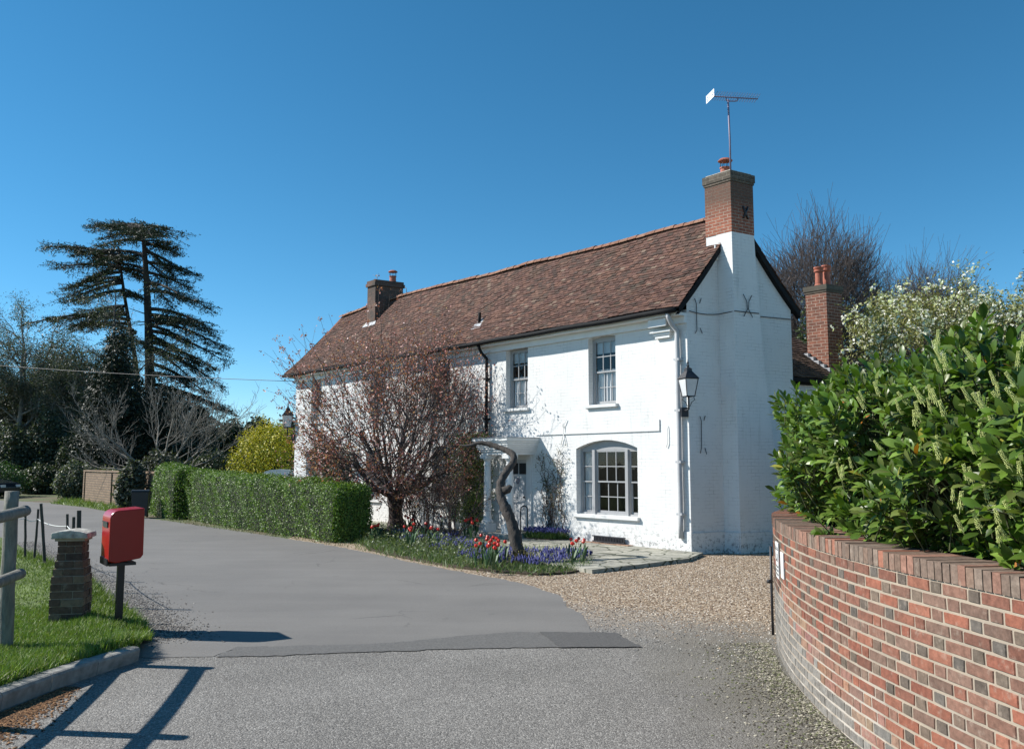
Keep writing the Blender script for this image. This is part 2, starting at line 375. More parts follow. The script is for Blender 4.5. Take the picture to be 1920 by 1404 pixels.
def m_ground():
    m, nt, b = newmat('earth'); q = NT(nt); c = q.geo()
    base = q.mix(q.ramp(q.noise(c, .35, 6), [(.4, 0.), (.6, 1.)]), (.10, .12, .045), (.13, .10, .06))
    q.link(base, b.inputs['Base Color']); b.inputs['Roughness'].default_value = .95
    q.link(q.bump(q.noise(c, 20, 6), .6, .03), b.inputs['Normal']); return m
M['ground'] = m_ground()
def m_road():
    m, nt, b = newmat('smooth worn asphalt'); q = NT(nt); c = q.geo()
    n1 = q.noise(c, .35, 5, .6); n2 = q.noise(c, 60, 4, .7); v = q.vor(c, 160)
    base = q.mix(q.ramp(n1, [(.35, 0.), (.65, 1.)]), (.165, .156, .146), (.195, .184, .171))
    mp = q.new('ShaderNodeMapping'); mp.inputs['Rotation'].default_value = (0, 0, radians(-38)); mp.inputs['Scale'].default_value = (.25, 2.2, 1); q.link(c, mp.inputs[0])
    tr = q.ramp(q.noise(mp.outputs[0], .8, 4), [(.45, .965), (.6, 1.03)])
    base = q.mix(1.0, base, tr, 'MULTIPLY')
    base = q.mix(1.0, base, q.ramp(n2, [(.3, .84), (.7, 1.14)]), 'MULTIPLY')
    st = q.ramp(q.noise(c, 2.7, 3, .6), [(.68, 0.), (.76, .35)])
    base = q.mix(st, base, (.08, .078, .075))
    ck = q.new('ShaderNodeTexVoronoi'); ck.feature = 'DISTANCE_TO_EDGE'; ck.inputs['Scale'].default_value = .33
    wn_ = q.new('ShaderNodeTexNoise'); wn_.inputs['Scale'].default_value = 1.3; wn_.inputs['Detail'].default_value = 6; q.link(c, wn_.inputs['Vector'])
    va = q.new('ShaderNodeVectorMath'); va.operation = 'MULTIPLY_ADD'; q.link(wn_.outputs['Color'], va.inputs[0]); va.inputs[1].default_value = (.9, .9, 0); q.link(c, va.inputs[2]); q.link(va.outputs[0], ck.inputs['Vector'])
    crack = q.math('MULTIPLY', q.ramp(ck.outputs['Distance'], [(.0015, 1.), (.005, 0.)]), q.ramp(q.noise(c, .45, 3), [(.5, 0.), (.58, .6)]))
    base = q.mix(crack, base, (.05, .048, .045))
    q.link(base, b.inputs['Base Color']); b.inputs['Roughness'].default_value = .85; b.inputs['Specular IOR Level'].default_value = .3
    q.link(q.bump(q.math('ADD', n2, v), .35, .004), b.inputs['Normal']); return m
M['road'] = m_road()
def m_fore(name):
    """coarse dressed asphalt turning into tan gravel towards the house and dirt beside the wall"""
    m, nt, b = newmat(name); q = NT(nt); c = q.geo()
    sep = q.new('ShaderNodeSeparateXYZ'); q.link(c, sep.inputs[0]); X, Y = sep.outputs[0], sep.outputs[1]
    nz = q.noise(c, .9, 5, .6)
    cells = q.new('ShaderNodeTexVoronoi'); cells.inputs['Scale'].default_value = 78; q.link(c, cells.inputs['Vector'])
    cells2 = q.new('ShaderNodeTexVoronoi'); cells2.inputs['Scale'].default_value = 38; q.link(c, cells2.inputs['Vector'])
    rc = q.new('ShaderNodeSeparateColor'); q.link(cells.outputs['Color'], rc.inputs[0])
    rc2 = q.new('ShaderNodeSeparateColor'); q.link(cells2.outputs['Color'], rc2.inputs[0])
    asph = q.ramp(rc.outputs[0], [(.0, (.10, .094, .087)), (.3, (.178, .167, .154)), (.8, (.225, .212, .194)), (1., (.36, .34, .31))])
    asph = q.mix(1.0, asph, q.ramp(q.noise(c, .5, 4), [(.35, .88), (.65, 1.12)]), 'MULTIPLY')
    grav = q.ramp(rc2.outputs[0], [(.0, (.10, .065, .04)), (.4, (.27, .20, .135)), (.75, (.38, .29, .20)), (1., (.60, .52, .42))])
    # gravel mask: beyond a line running from the seam's end to the wall
    line = q.math('ADD', q.math('MULTIPLY', X, .30), q.math('MULTIPLY', Y, .42))
    gm = q.ramp(q.math('ADD', q.math('MULTIPLY', q.math('SUBTRACT', line, 4.7), .45), q.math('MULTIPLY', nz, .55)), [(.25, 0.), (.75, 1.)])
    base = q.mix(gm, asph, grav)
    # dirt next to the wall
    dm = q.ramp(q.math('ADD', q.math('MULTIPLY', q.math('SUBTRACT', X, .9), .5), q.math('MULTIPLY', q.noise(c, 1.7, 5, .6), .6)), [(.45, 0.), (.95, .85)])
    near = q.math('SUBTRACT', 1.0, q.ramp(q.math('MULTIPLY', Y, .08), [(.72, 0.), (.95, 1.)]))
    base = q.mix(q.math('MULTIPLY', dm, near), base, q.mix(q.noise(c, 40, 4, .7), (.085, .078, .060), (.20, .185, .155)))
    q.link(base, b.inputs['Base Color']); b.inputs['Roughness'].default_value = .9; b.inputs['Specular IOR Level'].default_value = .25
    h = q.mix(gm, q.math('MULTIPLY', cells.outputs['Distance'], -1.0), q.math('MULTIPLY', cells2.outputs['Distance'], -1.5))
    q.link(q.bump(h, .65, .010), b.inputs['Normal']); return m
M['fore'] = m_fore('coarse asphalt and gravel')
M['seam'] = simple('patched asphalt', (.13, .125, .118), .85, 60, .3, .5, .004, spec=.3)
M['patch'] = simple('dark asphalt patch', (.10, .096, .092), .85, 60, .3, .5, .004, spec=.3)
def m_stone():
    m, nt, b = newmat('crazy paving'); q = NT(nt); c = q.geo()
    e = q.vor(c, 2.2, 'Distance', 'DISTANCE_TO_EDGE'); v = q.new('ShaderNodeTexVoronoi'); v.inputs['Scale'].default_value = 2.2; q.link(c, v.inputs['Vector'])
    s = q.new('ShaderNodeSeparateColor'); q.link(v.outputs['Color'], s.inputs[0])
    base = q.ramp(s.outputs[0], [(0., (.26, .25, .21)), (1., (.42, .40, .33))])
    base = q.mix(1.0, base, q.ramp(q.noise(c, 12, 5, .65), [(.3, .7), (.7, 1.2)]), 'MULTIPLY')
    j = q.ramp(e, [(.02, 1.), (.05, 0.)]); base = q.mix(j, base, (.07, .075, .045))
    q.link(base, b.inputs['Base Color']); b.inputs['Roughness'].default_value = .9
    q.link(q.bump(q.math('ADD', q.math('MULTIPLY', j, -1.), q.noise(c, 14, 5)), .7, .012), b.inputs['Normal']); return m
M['paving'] = m_stone()
M['kerb'] = simple('kerb concrete', (.27, .26, .235), .9, 12, .3, .5, .01, bscale=45)
M['soil'] = simple('garden soil', (.07, .05, .033), .95, 8, .35, .8, .03)
M['grassbase'] = simple('mown grass', (.115, .16, .035), .95, 3, .35, .7, .03, bscale=50)
M['oldwood'] = barkmat('weathered grey timber', (.20, .19, .16), .85, 5)
M['stake'] = barkmat('dark timber stake', (.055, .048, .04), .85, 5)
M['cord'] = simple('white cord', (.65, .65, .62), .7, 10, .1, 0)
M['red'] = simple('red gloss enamel', (.34, .008, .006), .28, 3, .06, .02, .002)
M['black'] = simple('black enamel', (.012, .012, .013), .4, 6, .1, .05)
M['capstone'] = simple('weathered cap stone', (.40, .38, .33), .9, 14, .45, .9, .015, bscale=25)
M['bark'] = barkmat('cherry bark', (.10, .078, .072))
M['barkp'] = barkmat('pale grey bark', (.22, .20, .17))
M['barkd'] = barkmat('dark cedar bark', (.045, .038, .032))
M['barkb'] = barkmat('beech twigs', (.12, .095, .088))
M['barkg'] = barkmat('gnarled grey bark', (.06, .05, .043), scale=11)
M['binplastic'] = simple('black wheelie bin plastic', (.018, .02, .024), .45, 8, .15, .1)
M['rubber'] = simple('rubber', (.015, .015, .015), .8, 8, .1, .1)
M['signwhite'] = simple('white sign enamel', (.8, .8, .79), .4, 4, .04, .02)
M['signblack'] = simple('black lettering', (.02, .02, .02), .5, 4, .04, 0)
M['alu'] = simple('dull aluminium', (.20, .17, .24), .5, 10, .1, .05)
M['carpaint'] = simple('dark blue car paint', (.012, .014, .02), .25, 4, .1, 0)
M['stain'] = None
# ------------------------------------------------------------------ the ground, roads and paving
def jag(pts, step=.35, amp=.05, seed=1):
    r = random.Random(seed); out = []
    for i in range(len(pts)):
        a, b = pts[i], pts[(i+1) % len(pts)]; L = hypot(b[0]-a[0], b[1]-a[1]); n = max(1, min(60, int(L/step)))
        for k in range(n):
            t = k/n; j = amp if k else 0
            out.append((a[0]+(b[0]-a[0])*t+r.uniform(-j, j), a[1]+(b[1]-a[1])*t+r.uniform(-j, j)))
    return out
def sheet(name, pts, z, mat, amp=.05, step=.35, kind='structure', seed=1, thick=0):
    P = jag(pts, step, amp, seed) if amp else pts
    V = [(p[0], p[1], z) for p in P]; n = len(P); F = [list(range(n))]
    if thick:
        V += [(p[0], p[1], z-thick) for p in P]; F += [[i, (i+1) % n, n+(i+1) % n, n+i][::-1] for i in range(n)]
    o = link_mesh(name, V, F, mat); 
    nrm = o.data.polygons[0].normal
    if nrm.z < 0: o.data.flip_normals()
    return tag(o, kind=kind)
G = lambda *q: [at(x, y)[:2] for x, y in q]
sheet('ground', [(-500, -60), (500, -60), (500, 900), (-500, 900)], -.012, M['ground'], 0)
sheet('gravel_drive', [(-5, -4), (9, -4), (16, 8), (16, 21), (6.5, 21), (-6, 24)], 0, M['fore'], 0)
sheet('road', G((100, 943), (160, 950), (245, 967), (320, 977), (450, 996), (600, 1019), (680, 1034), (800, 1060), (900, 1079), (950, 1087), (1005, 1101), (1052, 1118), (1060, 1136), (1092, 1152), (1105, 1178), (1117, 1187), (1000, 1186), (900, 1192), (850, 1199), (700, 1209), (545, 1212), (445, 1214), (400, 1231), (290, 1234), (200, 1225), (-250, 1240), (-420, 1100), (-450, 965), (-250, 942), (0, 937.5)), .004, M['road'], .04, .14)
sheet('road_joint', G((445, 1213), (545, 1211.5), (700, 1207.5), (800, 1199.5), (870, 1192), (960, 1185.5), (1017, 1185.5), (1052, 1214), (900, 1216), (700, 1222), (590, 1226), (500, 1231), (405, 1232)), .008, M['seam'], .03, .09)
sheet('road_patch', G((1012, 1185.5), (1155, 1187), (1203, 1214), (1050, 1215)), .012, M['patch'], .02, .09)
# ------------------------------------------------------------------ the white house: survey frame
P1 = np.array(at(1297, 1040)); Lh, Dh = 19.08, 3.41
A3 = np.array((-0.65187, 0.75833, 0)); B3 = np.array((0.85877, 0.51237, 0))
def T(s, d, z): return tuple(A3*s+B3*d+np.array((0, 0, z)))
def TW(s, d, z): return np.array(T(s, d, z))+P1
ZE, DR = 5.47, 1.6
zr = lambda s: float(np.interp(s, [-.1, 2, 5, 7.3, 9, 11, 13.9, 16.5, 18.6], [7.92, 7.93, 7.93, 8.0, 7.97, 8.02, 8.06, 7.97, 7.86]))
house = thing('white_house', 'long white painted brick house with sagging red tiled roof beside the gravel drive', 'house', P1)
hw = MB(T)
OPEN = [  # s0 s1 z0 z1 rise kind
    (5.38, 6.30, 3.50, 5.19, .05, 'up'), (2.17, 3.09, 3.44, 5.15, .05, 'up'), (8.93, 9.83, 3.55, 5.2, .05, 'up'), (12.6, 13.5, 3.55, 5.2, .05, 'up'), (17.0, 17.8, 3.55, 5.16, .05, 'up'),
    (1.52, 3.55, .74, 2.56, .20, 'tri'), (8.93, 9.83, .80, 2.52, .07, 'gr'), (12.8, 13.74, .78, 2.45, .07, 'gr'), (17.2, 18.1, .80, 2.52, .07, 'gr'), (5.42, 6.32, .16, 2.22, 0, 'door')]
ss = sorted(set([0, Lh]+[o[0] for o in OPEN]+[o[1] for o in OPEN])); zs = sorted(set([-.05, 5.45]+[o[2] for o in OPEN]+[o[3] for o in OPEN]))
for i in range(len(ss)-1):
    for j in range(len(zs)-1):
        a, b, c, d = ss[i], ss[i+1], zs[j], zs[j+1]; m, n = (a+b)/2, (c+d)/2
        if any(o[0] < m < o[1] and o[2] < n < o[3] for o in OPEN): continue
        hw.poly([(b, 0, c), (a, 0, c), (a, 0, d), (b, 0, d)])
RV = .22; DD = .075
for (s0, s1, z0, z1, ri, kd) in OPEN:
    n = 10; arch = [(s0+(s1-s0)*k/n, z1-ri+ri*(1-(2*k/n-1)**2)) for k in range(n+1)]
    if ri:
        for k in range(n):
            (a, za), (b, zb) = arch[k], arch[k+1]
            if za < z1-1e-6 or zb < z1-1e-6: hw.poly([(b, 0, zb), (a, 0, za), (a, 0, z1), (b, 0, z1)])
            hw.poly([(a, 0, za), (b, 0, zb), (b, RV, zb), (a, RV, za)])
    else: hw.poly([(s0, 0, z1), (s1, 0, z1), (s1, RV, z1), (s0, RV, z1)])
    for s_ in (s0, s1): hw.poly([(s_, 0, z0), (s_, RV, z0), (s_, RV, z1-ri), (s_, 0, z1-ri)])
    hw.poly([(s0, 0, z0), (s1, 0, z0), (s1, RV, z0), (s0, RV, z0)])
# gable, back and far end
hw.poly([(0, 0, -.05), (0, Dh, -.05), (0, Dh, 5.85), (0, DR, zr(0)-.1), (0, 0, 5.72)])
hw.poly([(Lh, 0, -.05), (Lh, 0, 5.45), (Lh, Dh, 5.45), (Lh, Dh, -.05)]); hw.poly([(0, Dh, -.05), (Lh, Dh, -.05), (Lh, Dh, 5.45), (0, Dh, 5.45)])
hw.build('wall', M['wbrick'], house)
b = MB(T)   # chimney breast with its widening foot, plinth
b.prism([(1.0, -.05), (2.33, -.05), (2.28, 1.9), (2.12, 2.6), (1.9, 4.3), (1.76, 6.2), (1.70, 7.3), (.98, 7.3)], -.42, -.001, 0)
b.box(0, .30, .99, 1.69, 6.6, 7.3)
b.build('chimney_breast', M['wbrick'], house)
b = MB(T)
b.box(-.035, -.001, .0, .97, -.05, .47); b.box(-.455, -.423, .97, 2.36, -.05, .46); b.box(-.42, -.036, .955, .998, -.05, .46); b.box(-.035, -.001, 2.36, 3.41, -.05, .45)
b.box(-.035, .55, -.04, -.001, -.05, .50); b.box(.552, 1.5, -.025, -.001, -.05, .3)
b.build('plinth', M['wbrick'], house)
# roof tiles
def tiles(s_of_t, d0, z0, side, nrow=33, tw=.165, seed=3):
    r = random.Random(seed); mb = MB(T)
    TC = [(.125, .066, .05), (.15, .078, .057), (.10, .057, .045), (.165, .09, .066), (.085, .055, .045), (.13, .072, .057), (.115, .06, .048)]
    for i in range(nrow):
        t0, t1 = i/nrow-.004, (i+1.55)/nrow
        sa, sb = s_of_t(max(0, t0)); n = int((sb-sa)/tw); off = (i % 2)*.5
        for k in range(n+2):
            a = sa+(k-off)*tw; c = a+tw-.006
            a = max(a, sa); c = min(c, sb)
            if c-a < .03: continue
            def P(s, t, h):
                tt = min(t, 1.0); Z = zr(min(max(s, 0), 18.6)); d = d0+(DR-d0)*tt if side > 0 else d0-(d0-DR)*tt
                z = z0+(Z-z0)*tt; bell = -.10*sin(pi*min(1, tt))*1.0 - .0
                wav = .018*sin(s*1.7+tt*5)+.014*sin(s*.63+2.1*tt*3)
                return (s, d-side*h*.77, z+h*.64+bell+wav)
            h0 = .030+r.uniform(-.006, .014); h1 = .008; dt = r.uniform(-.12, .12)/nrow; sk = r.uniform(-.05, .05)/nrow
            ff = r.uniform(.8, 1.15); col = tuple(x*ff for x in TC[r.randrange(len(TC))])
            if r.random() < .025: col = (.20, .14, .105)
            p = [P(a, t0+dt, h0), P(c, t0+dt+sk, h0), P(c, t1, h1), P(a, t1, h1)]
            if side < 0: p = p[::-1]
            mb.poly(p, col=col)
            q = [P(a, t0+dt, h0-.022), P(c, t0+dt+sk, h0-.022), P(c, t0+dt+sk, h0), P(a, t0+dt, h0)]
            mb.poly(q if side > 0 else q[::-1], col=tuple(x*.8 for x in col))
    return mb
SV = -.12
roof = tiles(lambda t: (SV, Lh+.32-(.82)*t), -.34, ZE, 1).build('roof', M['tile'], house)
tiles(lambda t: (SV, Lh+.32-(.82)*t), Dh+.2, 5.72, -1, nrow=12, tw=.6, seed=5).build('back_roof_slope', M['tile'], house)
def P0(s, t, side=1, h=0):
    Z = zr(min(max(s, 0), 18.6)); d0, z0 = (-.34, ZE) if side > 0 else (Dh+.2, 5.72)
    return (s, d0+(DR-d0)*t, z0+(Z-z0)*t-.10*sin(pi*t)+h)
b = MB(T)   # boarding under the tiles and the black verge
for i in range(24):
    for j in range(6):
        for side in (1, -1):
            e0, e1 = Lh+.30-.82*(j/6), Lh+.30-.82*((j+1)/6)
            f = lambda e, k: SV+.02+(e-SV-.02)*k/24
            b.poly([P0(f(e0, i), j/6, side, -.03), P0(f(e0, i+1), j/6, side, -.03), P0(f(e1, i+1), (j+1)/6, side, -.03), P0(f(e1, i), (j+1)/6, side, -.03)])
b.poly([P0(Lh+.30, 0, 1, -.02), P0(Lh+.30, 0, -1, -.02), P0(Lh+.30-.82, 1, 1, -.0)], col=(.2, .09, .06))
for side in (1, -1):
    for j in range(8):
        a0, a1 = j/8, (j+1)/8
        b.poly([P0(SV+.01, a0, side, .0), P0(SV+.01, a1, side, .0), P0(SV+.01, a1, side, -.17), P0(SV+.01, a0, side, -.17)])
        b.poly([P0(SV+.01, a0, side, -.17), P0(SV+.01, a1, side, -.17), P0(.0, a1, side, -.17), P0(.0, a0, side, -.17)])
b.build('verge_board', M['gutter'], roof)
b = MB(T); r = random.Random(4)
s = SV
while s < 18.65:
    e = min(s+.31, 18.7); c = random.choice([(.27, .135, .09), (.23, .115, .08), (.29, .16, .11)]); h = r.uniform(-.01, .015)
    for k in range(6):
        a0, a1 = pi*k/6, pi*(k+1)/6
        q = [(s, DR-.13*cos(a0), zr(s)-.03+.11*sin(a0)+h), (e, DR-.12*cos(a0), zr(e)-.03+.10*sin(a0)+h), (e, DR-.12*cos(a1), zr(e)-.03+.10*sin(a1)+h), (s, DR-.13*cos(a1), zr(s)-.03+.11*sin(a1)+h)]
        b.poly(q, col=c)
    s = e
for k in range(9):   # hip tiles
    a, e = np.array(P0(Lh+.30-.82*k/9, k/9, 1)), np.array(P0(Lh+.30-.82*(k+1)/9, (k+1)/9, 1))
    for u0, u1, h0, h1 in ((-.1, 0, -.02, .06), (0, .12, .06, -.05)):
        b.poly([a+(u0, 0, h0), e+(u0, 0, h0), e+(u1, 0, h1), a+(u1, 0, h1)], col=(.3, .12, .07))
b.build('ridge_tiles', M['tile'], roof)
# eaves: gutter, cornice, downpipes
gp = [TW(x, -.40, 5.40+.008*sin(x*2.3))-P1 for x in np.linspace(-.06, Lh+.32, 40)]
g = tube_obj('gutter', gp, .062, M['gutter'], house, 8)
b = MB(T); b.box(.0, Lh+.05, -.07, -.002, 5.14, 5.30); b.box(.0, Lh+.07, -.30, -.002, 5.302, 5.37)
b.build('cornice', M['white'], house)
b = MB(T); b.box(.40, .88, -.10, -.004, 4.93, 5.035); b.box(.34, .94, -.15, -.004, 4.99, 5.034); b.box(.38, .90, -.235, -.204, 5.11, 5.28)
b.box(.43, .85, -.075, -.004, 4.86, 4.928); b.build('corner_capital', M['white'], house)
def pipe(name, s, z0, z1, mat, rad=.045, off=.085):
    top = [(s+.0, -.36, 5.36), (s, -.33, 5.26), (s, -off-.16, 5.12), (s, -off, 4.98)]
    pts = [TW(*p)-P1 for p in top]+[TW(s+.004*sin(z*4), -off, z)-P1 for z in np.linspace(min(z1, 4.9), z0, 12)]
    o = tube_obj(name, pts, rad, mat, house, 10)
    for z in np.arange(z0+.5, 4.9, 1.15):
        b = MB(T); b.box(s-.075, s+.075, -off-.05, -.002, z, z+.05); b.build('pipe_bracket', mat, o)
pipe('downpipe', 7.05, 2.72, 4.9, M['gutter'])
pipe('downpipe', .20, .35, 4.9, M['greypaint'], .055)
b = MB(T); b.box(.82, 5.05, -.03, -.002, 2.735, 2.77); b.box(.82, .845, -.028, -.002, 2.771, 3.0); b.box(5.2, 6.9, -.012, -.002, 3.02, 3.035)
b.build('string_course', M['white'], house)
# iron wall ties
def iron(name, strokes, plane):
    it = []
    for st in strokes:
        it.append(([TW(*((p[0], -.03, p[1]) if plane == 'f' else (plane-.03, p[0], p[1])))-P1 for p in st], .009))
    o = multi_tube(name, it, M['white'] if plane == 'f' else M['iron'], house, 5); return o
def xs(c, z, w, h): return [[(c-w, z+h), (c-w*.25, z+h*.4), (c-w*.1, z-h*.3), (c-w, z-h)], [(c+w, z+h), (c+w*.25, z+h*.4), (c+w*.1, z-h*.3), (c+w, z-h)]]
iron('wall_tie', xs(1.40, 5.60, .14, .26), -.42)
iron('wall_tie', [[(.22, 5.72), (.27, 5.6), (.27, 5.0), (.22, 4.92)], [(.42, 5.74), (.37, 5.62)], [(.37, 5.05), (.43, 4.93)]], 0)
iron('wall_tie', [[(.30, 3.05), (.34, 2.95), (.33, 2.35), (.29, 2.22)], [(.46, 3.06), (.42, 2.95)], [(.43, 2.34), (.48, 2.2)]], 0)
iron('wall_tie', [[(3.86, 3.12), (3.96, 2.95), (3.97, 2.75), (4.07, 2.46)], [(4.05, 3.05), (3.97, 2.9)], [(3.97, 2.75), (3.88, 2.46)]], 'f')
iron('wall_tie', [[(.60, 2.86), (.58, 2.76), (.58, 2.46), (.62, 2.36)]], 'f')
iron('wall_tie', [[(17.0+i*.02, 5.25-.0*i), (18.55, 5.1), (18.5, 4.85)] for i in (70,)], 'f') if False else None
w = [TW(-.03, x, 5.42-.10*sin(pi*x/.95)*.4)-P1 for x in np.linspace(.05, .95, 6)]+[TW(-.45, x, 5.43+.015*x)-P1 for x in np.linspace(1.0, 1.75, 5)]+[TW(-.03, x, 5.44+.02*x)-P1 for x in np.linspace(1.9, 3.4, 5)]
tube_obj('cable', w, .010, M['iron'], house, 5)
b = MB(T); b.box(-.03, -.002, .90, 1.0, 6.7, 7.05) ; b.build('wall_patch', M['white'], house)
b = MB(T)
b.box(1.88, 2.92, -.09, -.04, .10, .13); b.box(1.88, 2.92, -.09, -.04, .225, .25)
for x in np.arange(1.9, 2.9, .05): b.box(x, x+.022, -.085, -.05, .131, .224)
b.build('air_grille', M['iron'], house)
b = MB(T); r = random.Random(2)
for x in np.arange(1.65, 3.2, .235): b.box(x, x+.222, -.20, -.03, .0, .088+r.uniform(-.005, .006))
b.build('grille_brick_sill', M['pier'], house)
# windows
def fbar(b, s0, s1, z0, z1, d0, d1): b.box(s0, s1, d0, d1, z0, z1)
def sash(b, pb, s0, s1, z0, z1, cols, rows, d=.075, fr=.05, bt=.022, head=0):
    """two sliding sashes: upper one in front"""
    zm = (z0+z1)/2; h = rows//2
    for (a, c, dd) in ((zm-.02, z1, d), (z0, zm+.02, d+.036)):
        b.box(s0, s0+fr, dd, dd+.034, a, c); b.box(s1-fr, s1, dd, dd+.034, a, c)
        b.box(s0+fr, s1-fr, dd+.001, dd+.033, a, a+(fr if a > z0 else fr*1.5)); b.box(s0+fr, s1-fr, dd+.001, dd+.033, c-fr, c)
        for i in range(1, cols):
            x = s0+fr+(s1-s0-2*fr)*i/cols; b.box(x-bt/2, x+bt/2, dd+.006, dd+.028, a+fr, c-fr)
        for j in range(1, h):
            z = a+fr+(c-a-2*fr)*j/h; b.box(s0+fr, s1-fr, dd+.0075, dd+.0265, z-bt/2, z+bt/2)
        pb.poly([(s1-fr, dd+.017, a), (s0+fr, dd+.017, a), (s0+fr, dd+.017, c), (s1-fr, dd+.017, c)])
def curtain(name, s0, s1, z0, z1, win, d=.30, folds=9, lab=None):
    n = 60; V = []; r = random.Random(int(s0*100)); ph = [r.uniform(0, 6) for _ in range(4)]
    for i in range(n+1):
        t = i/n; s = s0+(s1-s0)*t; w = .025*sin(t*folds*2*pi+ph[0])+.012*sin(t*folds*4.7+ph[1])
        for z in (z0, (z0+z1)/2, z1): V.append(T(s, d+w*(1.2 if z < z1 else .7), z))
    F = [[i*3+j, i*3+3+j, i*3+4+j, i*3+1+j] for i in range(n) for j in (0, 1)]
    link_mesh(name, V, F, M['curtain'], win, smooth=True)
WFR = simple('shaded window frame', (.34, .34, .345), .4, 5, .05, .1, .003)  # darker than the white trim: shade of the reveals put into the colour
for i, (s0, s1, z0, z1, ri, kd) in enumerate(OPEN):
    # dark room behind each opening
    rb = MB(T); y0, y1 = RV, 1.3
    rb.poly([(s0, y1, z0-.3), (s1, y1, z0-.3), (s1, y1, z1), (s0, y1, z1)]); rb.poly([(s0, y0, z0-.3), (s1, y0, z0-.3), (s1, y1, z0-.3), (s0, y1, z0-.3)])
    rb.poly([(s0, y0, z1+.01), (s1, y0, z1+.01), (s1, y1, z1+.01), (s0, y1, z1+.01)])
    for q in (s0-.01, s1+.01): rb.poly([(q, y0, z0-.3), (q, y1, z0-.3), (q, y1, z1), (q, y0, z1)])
    if kd == 'door': continue
    TD = lambda s_, d_, z_: T(s_, d_+DD, z_); b = MB(TD); pb = MB(TD)
    jw = .045
    b.box(s0, s0+jw, .06, .125, z0, z1-ri*.0 if not ri else z1-ri); b.box(s1-jw, s1, .06, .125, z0, z1-ri)
    n = 10
    for k in range(n):   # arched head board down to a straight line
        x0, x1 = s0+(s1-s0)*k/n, s0+(s1-s0)*(k+1)/n; g = lambda x: z1-ri+ri*(1-(2*(x-s0)/(s1-s0)-1)**2)
        b.poly([(x1, .07, z1-ri-.05), (x0, .07, z1-ri-.05), (x0, .07, g(x0)), (x1, .07, g(x1))])
    b.poly([(s1, .07, z1-ri-.05), (s0, .07, z1-ri-.05), (s0, .125, z1-ri-.05), (s1, .125, z1-ri-.05)])
    zt = z1-ri-.05
    if kd == 'tri':
        m0, m1 = 1.97, 3.06
        for mx in (m0, m1): b.box(mx-.045, mx+.045, .02, .125, z0, zt+.02); b.box(mx-.062, mx-.046, .045, .12, z0, zt); b.box(mx+.046, mx+.062, .045, .12, z0, zt)
        sash(b, pb, m0+.063, m1-.063, z0+.05, zt, 3, 4, fr=.035); sash(b, pb, s0+jw, m0-.063, z0+.05, zt, 1, 4, fr=.03); sash(b, pb, m1+.063, s1-jw, z0+.05, zt, 1, 4, fr=.03)
        b.box(s0, s1, .055, .126, z0, z0+.05)
    elif kd == 'up': sash(b, pb, s0+jw, s1-jw, z0+.03, zt, 3, 4, fr=.04)
    else: sash(b, pb, s0+jw, s1-jw, z0+.03, zt, 3, 4, fr=.045)
    win = b.build('window', WFR, house)
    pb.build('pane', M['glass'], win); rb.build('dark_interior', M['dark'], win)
    sb = MB(T); e = .07 if kd != 'tri' else .06
    sb.box(s0-e, s1+e, -.085, -.002, z0-.075, z0-.002); sb.box(s0+.002, s1-.002, -.002, .13, z0-.06, z0+.006); sb.box(s0-e+.02, s1+e-.02, -.05, -.004, z0-.095, z0-.0755)
    sb.build('sill', M['white'], win, bevel=0)
    if kd == 'up':
        curtain('curtain', s0+.06, s1-.06, z0+.02, z0+(z1-z0)*.52, win, .23, 8)
        cb = MB(T); cb.box(s0+.03, s1-.03, .225, .232, z1-.42, z1-.05); cb.build('blind', M['curtain'], win)
    if kd == 'tri': curtain('curtain', s1-.42, s1-.03, z0+.05, z1-.2, win, .24, 5)
    if kd == 'gr': curtain('curtain', s1-.3, s1-.05, z0+.05, z1-.1, win, .24, 4)
# door
b = MB(T)
b.box(5.50, 6.25, .09, .13, .20, 2.09)
for (a, c, z0, z1) in ((5.58, 5.84, .32, .88), (5.91, 6.17, .32, .88), (5.58, 5.84, 1.0, 1.60), (5.91, 6.17, 1.0, 1.60)):
    b.box(a, c, .078, .0895, z0, z1); b.box(a+.03, c-.03, .070, .0775, z0+.04, z1-.04)
door = b.build('door', simple('pale grey door paint', (.50, .51, .52), .4, 5, .05, .05), house)
b = MB(T)
for (a, c) in ((5.57, 5.85), (5.90, 6.18)): b.box(a, c, .082, .0895, 1.70, 2.0)
b.build('door_light', M['black'], door)
b = MB(T); b.box(5.42, 5.498, .03, .13, .16, 2.17); b.box(6.252, 6.32, .03, .13, .16, 2.17); b.box(5.42, 6.32, .03, .13, 2.095, 2.22); b.build('door_frame', M['white'], door)
k = np.array(T(5.60, .05, 1.08)); V, F = tube([k, k+np.array(T(0, -.04, 0))], [.03, .02], 10)
kn = link_mesh('door_knob', V, F, M['iron'], door, smooth=True)
kn2 = multi_tube('door_knocker', [([np.array(T(5.875+.05*cos(a), .055, 1.52+.08*sin(a))) for a in np.linspace(0, 2*pi, 12)], .012)], M['alu'], door)
